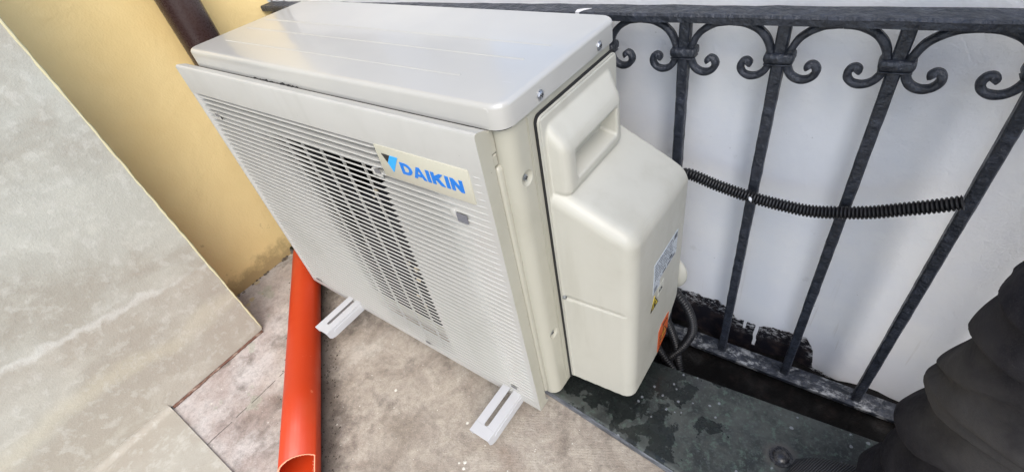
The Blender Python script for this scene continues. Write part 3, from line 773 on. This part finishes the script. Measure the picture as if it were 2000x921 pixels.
# valve cap bump behind cover
bm = bmesh.new(); bmesh.ops.create_uvsphere(bm, u_segments=24, v_segments=16, radius=1, matrix=Matrix.Translation((.090, .262, .105)) @ Matrix.Diagonal((.033, .012, .040, 1)))
mesh_obj('valve_cap', bm, M_COVER, ac, 60)
# stickers on the outer face
def sticker(name, pts, mat, x, parent=cv, th=.0003):
    bm = bmesh.new(); prism(bm, pts, 'x', x - .0004, x + th); return mesh_obj(name, bm, mat, parent)
XS = XO + .0006
M_LABEL = painted('label_grey_white', (.52, .57, .62, 1), (.45, .48, .52, 1), .3)
st = sticker('rating_label', [(.126, .192), (.150, .192), (.150, .207), (.214, .207), (.214, .256), (.126, .256)], M_LABEL, XS)
bm = bmesh.new(); random.seed(11)
def mark(y0, y1, z0, z1, h=.0006): box(bm, XS + .0001, XS + h, y0, y1, z0, z1)
mark(.200, .211, .244, .253)
for r in range(6):
    z = .2525 - r * .0062; y = .129
    while y < .195:
        L = random.uniform(.004, .016); mark(y, min(y + L, .197), z - .0012, z); y += L + random.uniform(.0015, .004)
for r in range(3): mark(.160 + r * .017, .172 + r * .017, .2095, .2130)
mark(.186, .196, .2150, .2200)
for r in range(3): mark(.129, .129 + random.uniform(.008, .017), .203 - r * .0036, .2043 - r * .0036)
mesh_obj('label_print', bm, painted('print_grey', (.06, .07, .09, 1), (.1, .1, .1, 1), .4), st)
sw = sticker('refrigerant_label', [(.147, .168), (.168, .168), (.168, .190), (.147, .190)], painted('label_cream', (.62, .62, .55, 1), (.5, .5, .45, 1), .35), XS)
bm = bmesh.new()
def strokes(segs, y, z, s, wd=.0007):
    for (a, b_, c_, d_) in segs:
        A = Vector((0, y + a * s, z + b_ * s)); B = Vector((0, y + c_ * s, z + d_ * s)); D = (B - A).normalized(); N = Vector((0, -D.z, D.y)) * wd
        prism(bm, [((A + N).y, (A + N).z), ((B + N).y, (B + N).z), ((B - N).y, (B - N).z), ((A - N).y, (A - N).z)], 'x', XS + .0001, XS + .0006)
strokes([(0, 0, .3, 1), (.3, 1, .6, 0), (.12, .35, .48, .35)], .1495, .1755, .006)
strokes([(0, .9, .45, .9), (.45, .9, .45, .5), (.45, .5, 0, 0), (0, 0, .5, 0)], .1550, .1755, .006)
strokes([(0, 1, 0, 0), (0, 0, .45, 0)], .1600, .1755, .006)
mesh_obj('label_text', bm, M_BLACK, sw)
ty = sticker('warning_triangle', [(.1215, .156), (.1470, .156), (.1342, .183)], painted('warning_yellow', (.72, .55, .04, 1), (.6, .45, .05, 1), .35), XS)
bm = bmesh.new()
def tri_ring(bm, cy, cz, R1, R2, x):
    P = [(cy + R1 * math.cos(R(90 + 120 * k)), cz + R1 * math.sin(R(90 + 120 * k))) for k in range(3)]; Q = [(cy + R2 * math.cos(R(90 + 120 * k)), cz + R2 * math.sin(R(90 + 120 * k))) for k in range(3)]
    for k in range(3): prism(bm, [P[k], P[(k + 1) % 3], Q[(k + 1) % 3], Q[k]], 'x', x + .0001, x + .0006)
tri_ring(bm, .1342, .1648, .0165, .0132, XS)
prism(bm, [(.1310, .1595), (.1378, .1595), (.1362, .1655), (.1385, .1662), (.1342, .1735), (.1335, .168), (.1312, .167)], 'x', XS + .0001, XS + .0006)
mesh_obj('warning_symbol', bm, M_BLACK, ty)
og = sticker('orange_label', [(.163, -.004), (.198, .010), (.206, .022), (.206, .066), (.175, .066), (.163, .056)], painted('label_orange', (.62, .12, .03, 1), (.5, .1, .03, 1), .4), XS)
bm = bmesh.new(); prism(bm, [(.176, .014), (.196, .022), (.189, .048)], 'x', XS + .0001, XS + .0005); mesh_obj('orange_triangle', bm, painted('label_amber', (.7, .3, .03, 1), (.6, .3, .03, 1), .4), og)
bm = bmesh.new(); tri_ring(bm, .187, .029, .019, .0165, XS + .0004); box(bm, XS + .0002, XS + .0008, .1865, .1885, .026, .038); box(bm, XS + .0002, XS + .0008, .1865, .1885, .021, .0235)
for k in range(4): box(bm, XS + .0001, XS + .0006, .168, .174, .006 + .009 * k, .0078 + .009 * k)
for k in range(3): box(bm, XS + .0001, XS + .0006, .180 + k * .007, .185 + k * .007, .054, .059)
mesh_obj('orange_print', bm, M_BLACK, og)

# ---- mounting brackets (slotted channels) 
def bracket(xc):
    r = empty('mounting_bracket', 'x', 'bracket', 'white slotted steel brackets under the air conditioner'); r.matrix_world = UQ @ Matrix.Translation((xc, 0, -.0145))
    bm = bmesh.new(); h = .0205; ya, yb = -.128, .285; T = .0018
    sl0, sl1, sw = -.108, -.012, .0042
    # top plate with a round-ended slot, in strips
    def quadbox(x0, x1, y0, y1): box(bm, x0, x1, y0, y1, -T, 0)
    prism(bm, [(x * .72 if False else x, y) for x, y in ()] or [(-h, ya), (h, ya), (h, sl0), (-h, sl0)], 'z', -T, 0)
    for s in (-1, 1):
        pts = [(s * h, sl0 + .0001)] + [(s * sw * math.sin(R(a)), sl0 + sw - sw * math.cos(R(a)) + .0001) for a in range(0, 91, 15)] + [(s * sw, sl1 - sw)] + [(s * sw * math.cos(R(a)), sl1 - sw + sw * math.sin(R(a))) for a in range(15, 91, 15)] + [(s * h, sl1)]
        prism(bm, pts, 'z', -T, 0)
    prism(bm, [(-h, sl1 + .0001), (h, sl1 + .0001), (h, yb), (-h, yb)], 'z', -T, 0)
    # flanges with rounded lower front corner
    for s in (-1, 1):
        x0, x1 = sorted((s * h, s * (h - T)))
        prism(bm, [(ya, -.0019), (ya + .002, -.018), (ya + .006, -.024), (ya + .014, -.027), (yb, -.027), (yb, -.0019)], 'x', x0, x1)
    bmesh.ops.bevel(bm, geom=[e for e in bm.edges if e.is_manifold and e.calc_face_angle(0) > 1.2], offset=.0004, segments=1, affect='EDGES')
    o = mesh_obj('arm', bm, M_WHITE, r, 30)
    bm = bmesh.new(); prism(bm, rrect(-.110, .26, -.0195, -.0075, .0058, 5), 'x', h, h + .0011); mesh_obj('pressed_rib', bm, M_WHITE, o, 30)
    bm = bmesh.new(); box(bm, -.0205, .0205, .2855, .2885, -.10, .34); box(bm, -.0205, -.0185, .262, .2854, -.10, .34); box(bm, .0185, .0205, .262, .2854, -.10, .34)
    mesh_obj('upright', bm, M_WHITE, r)
    for y in (.03, .20):
        bm = bmesh.new(); tube(bm, [(0, y, .0002), (0, y, .0024)], .014, 20); mesh_obj('rubber_pad', bm, M_RUB, r)
    return r
b1 = bracket(-.537); b1['label'] = 'white slotted bracket arm whose end hangs over the orange pipe'
b2 = bracket(-.081); b2['label'] = 'white slotted bracket arm under the lower right corner of the grille'

# ================================================================== PIPES
# brown downpipe
bm = bmesh.new(); cx, cy, r = -.897, .123, .039
tube(bm, [(cx, cy, -.035), (cx, cy, 3.0)], r, 48)
for v in bm.verts: pass
dp = tag(mesh_obj('downpipe', bm, painted('brown_pvc', (.035, .018, .017, 1), (.07, .045, .04, 1), .28, bscale=300, dirt=.4), smooth=40), 'dark brown round downpipe running down the yellow wall', 'downpipe')
bm = bmesh.new(); tube(bm, [(cx, cy, 1.2), (cx, cy, 1.225)], r + .002, 40); box(bm, XW + .001, cx - r, cy - .012, cy + .012, 1.2, 1.225); mesh_obj('pipe_clamp', bm, M_FAN, dp)
# orange pipe: full tube, then the last stretch cut open along its top
A = Vector((-.855, .054, ZF + .0362)); B = Vector((-.3715, -.3168, ZF + .0362)); D = (B - A).normalized(); r, th = .036, .0026
U = Vector((0, 0, 1)); S_ = D.cross(U).normalized()
Lc = (B - A).length + .022; Lend = Lc + .22
bm = bmesh.new(); NA = 72; st_ = [0, Lc * .25, Lc * .5, Lc * .75]
openA = R(66)                    # half angle of the cut sector, about the top
def cutpos(a):                   # ragged, slightly skewed cut
    return Lc + .004 * math.sin(a) + .0006 * noise.noise(Vector((a * 9, 0, 0)))
def pt(s, a, rr): return A + D * s + (S_ * math.sin(a) + U * math.cos(a)) * rr
vo = []; vi = []
for k in range(NA):
    a = 2 * math.pi * k / NA
    if a > math.pi: a -= 2 * math.pi
    row = st_ + [cutpos(a)]
    if abs(a) > openA: row = row + [Lc + .05, Lend]
    vo.append([bm.verts.new(pt(s, a, r)) for s in row]); vi.append([bm.verts.new(pt(s, a, r - th)) for s in row])
cutf = []
for k in range(NA):
    p, q = vo[k], vo[(k + 1) % NA]; pi_, qi = vi[k], vi[(k + 1) % NA]
    n = min(len(p), len(q))
    for j in range(n - 1):
        bm.faces.new((p[j], q[j], q[j + 1], p[j + 1])); bm.faces.new((pi_[j], pi_[j + 1], qi[j + 1], qi[j]))
    cutf.append(bm.faces.new((p[n - 1], q[n - 1], qi[n - 1], pi_[n - 1])))
    if len(p) != len(q):
        l, li = (p, pi_) if len(p) > len(q) else (q, qi)
        for j in range(n - 1, len(l) - 1): cutf.append(bm.faces.new((l[j], l[j + 1], li[j + 1], li[j])))
bmesh.ops.recalc_face_normals(bm, faces=bm.faces)
for f in bm.faces: f.smooth = f not in cutf
for f in cutf: f.material_index = 1
def mat_orange():
    t = NT('orange_drain_pvc'); c = t.mix(t.math('MULTIPLY', t.ramp(t.noise(10, 5, .6), .5, .8), .3), (.50, .042, .007, 1), (.40, .08, .03, 1))
    sc = t.ramp(t.noise(60, 4, .6, stretch=(1, 1, 1)), .70, .74); c = t.mix(t.math('MULTIPLY', sc, .35), c, (.75, .30, .16, 1))
    return t.out(c, t.ramp(t.noise(25, 4), .3, .7, .36, .5), t.bump(t.noise(40, 4), .04, .003))
og2 = mesh_obj('drain_pipe', bm, mat_orange()); og2.data.materials.append(painted('pale_cut_plastic', (.86, .42, .26, 1), (.7, .3, .15, 1), .6))
es = og2.data
tag(og2, 'bright orange plastic drain pipe on the floor, cut open at its near end', 'pipe')
bm = bmesh.new(); random.seed(4)      # burrs along the cut
for k in range(60):
    a = openA * random.uniform(-1, 1); p = pt(cutpos(a) + .0005, a, r - th * random.random()); bmesh.ops.create_icosphere(bm, subdivisions=1, radius=random.uniform(.0003, .0009), matrix=Matrix.Translation(p))
for s in (-1, 1):
    for k in range(25): bmesh.ops.create_icosphere(bm, subdivisions=1, radius=random.uniform(.0003, .0008), matrix=Matrix.Translation(pt(Lc + random.random() * .12, s * openA, r - th * random.random())))
mesh_obj('cut_burrs', bm, og2.data.materials[1], og2)

# corrugated conduit across the bars, and loose hoses under the cover
def corrugated(bm, pts, r0, r1, pitch, seg=18, jagged=0):
    P = resample(catmull(pts, 30), pitch / 6); rad = []
    for i in range(len(P)):
        ph = i % 6; rad.append(r1 if ph in (0, 1, 2) else r0 if ph in (4,) else (r0 + r1) / 2)
    rings = tube(bm, P, rad, seg)
    if jagged:
        for i, rg in enumerate(rings):
            c = P[i]
            for k, v in enumerate(rg): v.co = c + (v.co - c) * (1 + .03 * noise.noise(Vector((i * 1.7, k * 2.1, 0))))
bm = bmesh.new(); YC = YR - .0235
cp = [(.072, YC - .004, .262), (.088, YC, .278), (.1038, YC, .2873), (.1482, YC, .2765), (.1945, YC, .2680), (.2372, YC, .2643), (.2771, YC, .2642), (.3127, YC, .2720), (.3453, YC, .2825), (.374, YC, .2960), (.401, YC, .3090), (.4262, YC, .3225)]
corrugated(bm, cp, .0064, .0092, .0045)
cdt = tag(mesh_obj('corrugated_conduit', bm, M_CORR, smooth=60), 'black corrugated conduit sagging across the bars of the iron railing', 'conduit')
bm = bmesh.new(); tube(bm, [(.198, YC - .0090, .274), (.200, YC - .0101, .271), (.2015, YC - .0095, .2665)], [.001, .0026, .0012], 8)
mesh_obj('paint_fleck', bm, painted('fleck_white', (.75, .76, .78, 1), (.6, .6, .6, 1), .5), cdt)
for pts, lab in (([(.085, .262, .08), (.104, .268, .050), (.134, .272, .00), (.146, .274, -.055), (.136, .270, -.105), (.118, .262, -.145), (.10, .258, -.178)], 'black corrugated hose bulging outermost behind the cream cover'),
                 ([(.070, .255, .06), (.078, .262, .00), (.100, .268, -.06), (.118, .268, -.12), (.128, .262, -.165), (.135, .255, -.182)], 'black corrugated hose hanging straight down between the two others'),
                 ([(.045, .250, .04), (.052, .250, -.02), (.066, .250, -.08), (.090, .248, -.13), (.118, .248, -.172), (.124, .255, -.192)], 'black corrugated hose nearest the corner of the cream cover')):
    bm = bmesh.new(); corrugated(bm, pts, .0068, .0090, .0060, 18)
    tag(mesh_obj('corrugated_hose', bm, M_CORR, smooth=60), lab, 'hose', 'corrugated hoses below the valve cover')

# ---- loose bits on the floor
bm = bmesh.new(); random.seed(21)
def fleck(bm, x, y, r, z=ZF):
    m = Matrix.Translation((x, y, z + .0006)) @ Matrix.Rotation(random.uniform(0, 6), 4, 'Z') @ Matrix.Diagonal((1, random.uniform(.6, 1), .28, 1))
    v = bmesh.ops.create_icosphere(bm, subdivisions=2, radius=r, matrix=m)['verts']
    for q in v: q.co += Vector(noise.noise_vector(q.co * 300)) * r * .25
for _ in range(140):
    fleck(bm, random.uniform(-.9, .1), random.uniform(-.42, .02), random.choice([.0006, .0008, .001, .0014]))
for x, y in ((-.1165, -.1665), (-.108, -.160), (-.103, -.170), (-.15, -.10), (-.33, -.12)): fleck(bm, x, y, random.uniform(.0018, .0034))
tag(mesh_obj('plaster_chips', bm, painted('chips', (.66, .64, .57, 1), (.4, .36, .3, 1), .8, dscale=50)), 'tiny pale plaster chips and paint flecks scattered on the concrete floor', 'debris', kind='stuff')
bm = bmesh.new()
for _ in range(420):
    t_ = random.random(); a = random.choice((-1, 1)); p = A + D * (t_ * (Lc + .05)) + S_ * a * random.uniform(.022, .050 + .02 * random.random()); rr = random.uniform(.0007, .0022)
    m = Matrix.Translation((p.x, p.y, ZF + rr * .3)) @ Matrix.Rotation(random.uniform(0, 6), 4, 'Z') @ Matrix.Diagonal((1, random.uniform(.5, 1.4), .5, 1))
    bmesh.ops.create_icosphere(bm, subdivisions=1, radius=rr, matrix=m)
tag(mesh_obj('dirt', bm, painted('dirt_brown', (.05, .04, .03, 1), (.2, .17, .14, 1), .95, dscale=120)), 'dark grit collected along both sides of the orange pipe', 'dirt', kind='stuff')
# foam crumbs lodged in the grille
for x, z, s in ((-.250, .385, .0045), (-.262, .372, .003), (-.232, .228, .0055), (-.245, .236, .004), (-.238, .200, .005), (-.262, .145, .003), (-.252, .120, .0035), (-.45, .02, .004)):
    bm = bmesh.new(); v = bmesh.ops.create_icosphere(bm, subdivisions=2, radius=s, matrix=Matrix.Translation((x, YG + .0055, z)) @ Matrix.Diagonal((1.2, .5, .9, 1)))['verts']
    for q in v: q.co += Vector(noise.noise_vector(q.co * 400)) * s * .35
    mesh_obj('foam_crumb', bm, painted('foam_beige', (.40, .35, .26, 1), (.25, .21, .15, 1), .9), gr)

# ================================================================== PERSON (standing at the right, only one leg in view)
per = empty('person', 'standing person in baggy dusty black work trousers and dark knitted shoe', 'person', loc=(.56, .02, ZF))
def prel(o): o.parent = per; o.matrix_parent_inverse = Matrix.Translation((-.56, -.02, -ZF)); return o
def skinned(name, verts, edges, radii, mat, sub=2, root=0):
    me = bpy.data.meshes.new(name); me.from_pydata([Vector(v) for v in verts], edges, []); o = bpy.data.objects.new(name, me); C.objects.link(o); me.materials.append(mat)
    m = o.modifiers.new('skin', 'SKIN'); m.use_smooth_shade = True
    for i, rr in enumerate(radii):
        s = me.skin_vertices[0].data[i]; s.radius = (rr, rr) if not hasattr(rr, '__len__') else rr; s.use_root = (i == root)
    m2 = o.modifiers.new('sub', 'SUBSURF'); m2.levels = sub; m2.render_levels = sub
    apply_mods(o)
    for p in o.data.polygons: p.use_smooth = True
    return o
# skeleton: facing -x
Z = ZF
V = [(.66, -.03, .86), (.66, -.03, 1.0), (.655, -.03, 1.16), (.65, -.03, 1.32), (.645, -.03, 1.42), (.63, -.03, 1.50), (.605, -.03, 1.575), (.605, -.03, 1.645),
     (.63, .06, .80), (.55, .08, .44), (.555, .08, .03), (.49, .08, -.025),
     (.68, -.13, .80), (.70, -.17, .40), (.74, -.18, .02), (.66, -.185, -.045),
     (.65, .13, 1.36), (.67, .19, 1.10), (.62, .20, .87), (.65, -.19, 1.36), (.70, -.26, 1.10), (.68, -.29, .87)]
Ed = [(0, 1), (1, 2), (2, 3), (3, 4), (4, 5), (5, 6), (6, 7), (0, 8), (8, 9), (9, 10), (10, 11), (0, 12), (12, 13), (13, 14), (14, 15), (3, 16), (16, 17), (17, 18), (3, 19), (19, 20), (20, 21)]
Rd = [.12, .11, .115, .12, .055, .055, .075, .07, .08, .05, .036, .035, .08, .05, .036, .035, .052, .040, .028, .052, .040, .028]
nv = len(V)
for wi, sgn in ((18, 1), (21, -1)):        # hands: palm and five fingers
    wp = Vector(V[wi]); k = len(V); V.append(tuple(wp + Vector((-.01, 0, -.055)))); Ed.append((wi, k)); Rd.append((.034, .015))
    for f, (dx, L) in enumerate(((-.030, .062), (-.010, .075), (.010, .07), (.028, .055))):
        a = len(V); b0 = wp + Vector((dx * .8 - .01, 0, -.085)); V += [tuple(b0), tuple(b0 + Vector((dx * .1, -sgn * .006, -L * .5))), tuple(b0 + Vector((dx * .1, -sgn * .018, -L * .95)))]; Ed += [(k, a), (a, a + 1), (a + 1, a + 2)]; Rd += [.009, .0085, .007]
    a = len(V); b0 = wp + Vector((-.040, -sgn * .006, -.045)); V += [tuple(b0), tuple(b0 + Vector((-.012, -sgn * .006, -.03)))]; Ed += [(k, a), (a, a + 1)]; Rd += [.011, .008]
M_SKIN = painted('skin', (.52, .30, .21, 1), (.45, .24, .17, 1), .5)
body = prel(skinned('body', V, Ed, Rd, M_SKIN))
# face details
bm = bmesh.new(); bmesh.ops.create_cone(bm, cap_ends=True, segments=10, radius1=.016, radius2=.006, depth=.04, matrix=Matrix.Translation((.528, -.03, 1.60)) @ Matrix.Rotation(R(-18), 4, 'Y'))
o = mesh_obj('nose', bm, M_SKIN, None, 60); prel(o)
for s in (-1, 1):
    bm = bmesh.new(); bmesh.ops.create_uvsphere(bm, u_segments=12, v_segments=8, radius=.011, matrix=Matrix.Translation((.540, -.03 + s * .030, 1.625))); prel(mesh_obj('eye', bm, painted('eye', (.1, .07, .05, 1), (.2, .2, .2, 1), .2), None, 80))
    bm = bmesh.new(); bmesh.ops.create_uvsphere(bm, u_segments=12, v_segments=8, radius=1, matrix=Matrix.Translation((.612, -.03 + s * .078, 1.60)) @ Matrix.Diagonal((.016, .008, .028, 1))); prel(mesh_obj('ear', bm, M_SKIN, None, 80))
bm = bmesh.new(); bmesh.ops.create_uvsphere(bm, u_segments=24, v_segments=16, radius=1, matrix=Matrix.Translation((.618, -.03, 1.655)) @ Matrix.Diagonal((.088, .084, .075, 1)))
for v in bm.verts: v.co += Vector(noise.noise_vector(v.co * 60)) * .004
prel(mesh_obj('hair', bm, painted('dark_hair', (.02, .014, .01, 1), (.04, .03, .02, 1), .6), None, 80))
jk = prel(skinned('jacket', [(.66, -.03, .88), (.66, -.03, 1.0), (.655, -.03, 1.16), (.65, -.03, 1.33), (.645, -.03, 1.42), (.65, .13, 1.37), (.67, .19, 1.10), (.625, .20, .90), (.65, -.19, 1.37), (.70, -.26, 1.10), (.682, -.289, .90)],
        [(0, 1), (1, 2), (2, 3), (3, 4), (3, 5), (5, 6), (6, 7), (3, 8), (8, 9), (9, 10)], [.145, .14, .14, .14, .075, .075, .062, .045, .075, .062, .045], M_CLOTH))
# trousers: crumpled lofted legs
def ridge(t):
    u = t - math.floor(t); return (u / .86) ** 1.2 if u < .86 else smin01((1 - u) / .14)
def leg_cloth(axis, rads, seed, yaw=0):
    rnd = random.Random(int(seed * 10) + 7); folds = []
    zlo, zhi = axis[0][2], axis[-1][2]
    for k in range(26):
        f = k / 25; zc = zlo + (zhi - zlo) * (f ** 1.35) + rnd.uniform(-.012, .012)
        folds.append((zc, rnd.uniform(.03, .085), rnd.uniform(2.9, 4.0), rnd.uniform(.026, .052), rnd.uniform(.009, .019) * (1.2 - .5 * f), rnd.choice((rnd.uniform(3.1, 5.2), rnd.uniform(0, 6.28))), rnd.uniform(1.0, 2.4)))
    bm = bmesh.new(); n1, n2 = 420, 190; ax = catmull(axis, 20); n = len(ax); rows = []
    for i in range(n1 + 1):
        s = i / n1 * (n - 1); k = min(int(s), n - 2); c = ax[k].lerp(ax[k + 1], s - k)
        t = i / n1; q = t * (len(rads) - 1); kk = min(int(q), len(rads) - 2); rr = rads[kk] + (rads[kk + 1] - rads[kk]) * smin01(q - kk)
        row = []
        for j in range(n2):
            a = 2 * math.pi * j / n2; dirn = Vector((math.cos(a), math.sin(a), 0)); L = c.z
            P3 = Vector((math.cos(a) * .9, math.sin(a) * .9, L * 5 + seed)); wob = .010 * noise.noise(P3 * 2.2)
            d = 0
            for zc, sl, th0, wd, am, wc, ww in folds:
                dz = (L - (zc + sl * math.sin(a - th0) + wob)) / wd
                if dz < -1.2 or dz > 2.4: continue
                da = math.atan2(math.sin(a - wc), math.cos(a - wc)) / ww
                if abs(da) > 2: continue
                win = math.exp(-da * da); g = math.exp(-(dz * dz) * (1.0 if dz > 0 else 60.0))
                d = max(d, am * win * g) + .25 * min(d, am * win * g)
            d += .009 * noise.noise(P3 * .8 + Vector((0, 7, 0))) + .0012 * noise.noise(P3 * 4)
            row.append(bm.verts.new(c + dirn * (rr + d * 1.25 - .020) + Vector((0, 0, -.35 * d))))
        rows.append(row)
    for i in range(n1):
        for j in range(n2): bm.faces.new((rows[i][j], rows[i + 1][j], rows[i + 1][(j + 1) % n2], rows[i][(j + 1) % n2]))
    bmesh.ops.recalc_face_normals(bm, faces=bm.faces)
    return bm
legA = leg_cloth([(.530, .085, -.045), (.525, .085, .08), (.524, .082, .25), (.534, .078, .42), (.575, .065, .62), (.62, .045, .84)], [.098, .102, .096, .100, .108, .110, .112, .115], 0)
me = bpy.data.meshes.new('t'); legA.to_mesh(me)
legB = leg_cloth([(.745, -.18, -.06), (.74, -.18, .10), (.70, -.17, .40), (.69, -.13, .84)], [.085, .09, .09, .10, .11], 5)
legB.from_mesh(me); legA.free(); bpy.data.meshes.remove(me)
bmesh.ops.create_uvsphere(legB, u_segments=32, v_segments=20, radius=1, matrix=Matrix.Translation((.655, -.035, .84)) @ Matrix.Diagonal((.155, .195, .13, 1)))
prel(mesh_obj('trousers', legB, M_CLOTH, None, 180))
# shoes
def mat_knit():
    t = NT('dark_knitted_textile'); x = t.n('ShaderNodeTexWave'); mp = t.n('ShaderNodeMapping'); t.link(t.co, mp.inputs[0]); mp.inputs['Rotation'].default_value = (0, 0, R(25)); t.link(mp.outputs[0], x.inputs[0])
    x.inputs['Scale'].default_value = 110; x.inputs['Distortion'].default_value = 2.5; x.inputs['Detail'].default_value = 1.5
    c = t.mix(t.ramp(x.outputs['Fac'], .3, .8), (.010, .010, .012, 1), (.055, .056, .062, 1))
    return t.out(c, .8, t.bump(x.outputs['Fac'], .6, .002))
M_KNIT = mat_knit(); M_SOLE = painted('shoe_sole', (.02, .02, .022, 1), (.05, .05, .05, 1), .7)
def shoe(toe, heel, z):
    toe, heel = Vector(toe), Vector(heel); d = (heel - toe); L = d.length; d.normalize(); s = Vector((-d.y, d.x, 0)); bm = bmesh.new(); rows = []
    prof = [(0, .012, .016), (.04, .030, .028), (.12, .042, .040), (.28, .047, .052), (.45, .045, .074), (.6, .040, .098), (.75, .038, .108), (.92, .036, .108), (1.0, .020, .100)]
    for t_, wd, h in prof:
        c = toe + d * (t_ * L); row = []
        for k in range(20):
            a = 2 * math.pi * k / 20; ca, sa = math.cos(a), math.sin(a)
            row.append(bm.verts.new(c + s * wd * (abs(ca) ** .8) * (1 if ca > 0 else -1) + Vector((0, 0, z + .012 + max(0, (h - .012) * (.32 + .68 * sa if sa > 0 else .32 + .32 * sa))))))
        rows.append(row)
    for i in range(len(rows) - 1):
        for k in range(20): bm.faces.new((rows[i][k], rows[i + 1][k], rows[i + 1][(k + 1) % 20], rows[i][(k + 1) % 20]))
    bm.faces.new(rows[0]); bm.faces.new(rows[-1][::-1]); bmesh.ops.recalc_face_normals(bm, faces=bm.faces)
    bmesh.ops.subdivide_edges(bm, edges=bm.edges, cuts=1, smooth=.5, use_grid_fill=True)
    o = prel(mesh_obj('shoe', bm, M_KNIT, None, 80))
    bm = bmesh.new(); pts = []
    for t_, wd in ((0, .014), (.03, .034), (.12, .046), (.28, .053), (.5, .046), (.75, .042), (.94, .040), (1.0, .024)): pts.append((t_, wd))
    ring = [toe + d * (t_ * L) + s * wd for t_, wd in pts] + [toe + d * (t_ * L) - s * wd for t_, wd in pts[::-1]]
    prism(bm, [(p.x, p.y) for p in ring], 'z', z, z + .015); q = mesh_obj('sole', bm, M_SOLE, o)
    q.matrix_parent_inverse = Matrix.Translation((-.56, -.02, -ZF)) if False else q.matrix_parent_inverse
    bm = bmesh.new()
    for k in range(5):
        t_ = .24 + k * .065; h = .047 + k * .010; c = toe + d * (t_ * L)
        for sg in (-1, 1):
            P = [c + s * sg * .030 + Vector((0, 0, z + h * .86)), c + s * sg * .012 + d * .006 + Vector((0, 0, z + h + .006)), c - s * sg * .014 + d * .014 + Vector((0, 0, z + h + .010)), c - s * sg * .030 + d * .020 + Vector((0, 0, z + h * .92 + .008))]
            tube(bm, catmull(P, 5), .0024, 8)
    for sg in (-1, 1):
        c = toe + d * .56 * L + Vector((0, 0, z + .092)); P = [c, c + s * sg * .02 - d * .018 + Vector((0, 0, .008)), c + s * sg * .036 - d * .030 - Vector((0, 0, .018)), c + s * sg * .020 - d * .045 - Vector((0, 0, .016)), c + Vector((0, 0, .002))]
        tube(bm, catmull(P, 6), .0026, 8)
    mesh_obj('laces', bm, M_SOLE, o, 60)
shoe((.356, .066, 0), (.618, .096, 0), ZF + .0215)
shoe((.59, -.19, 0), (.85, -.18, 0), ZF + .001)
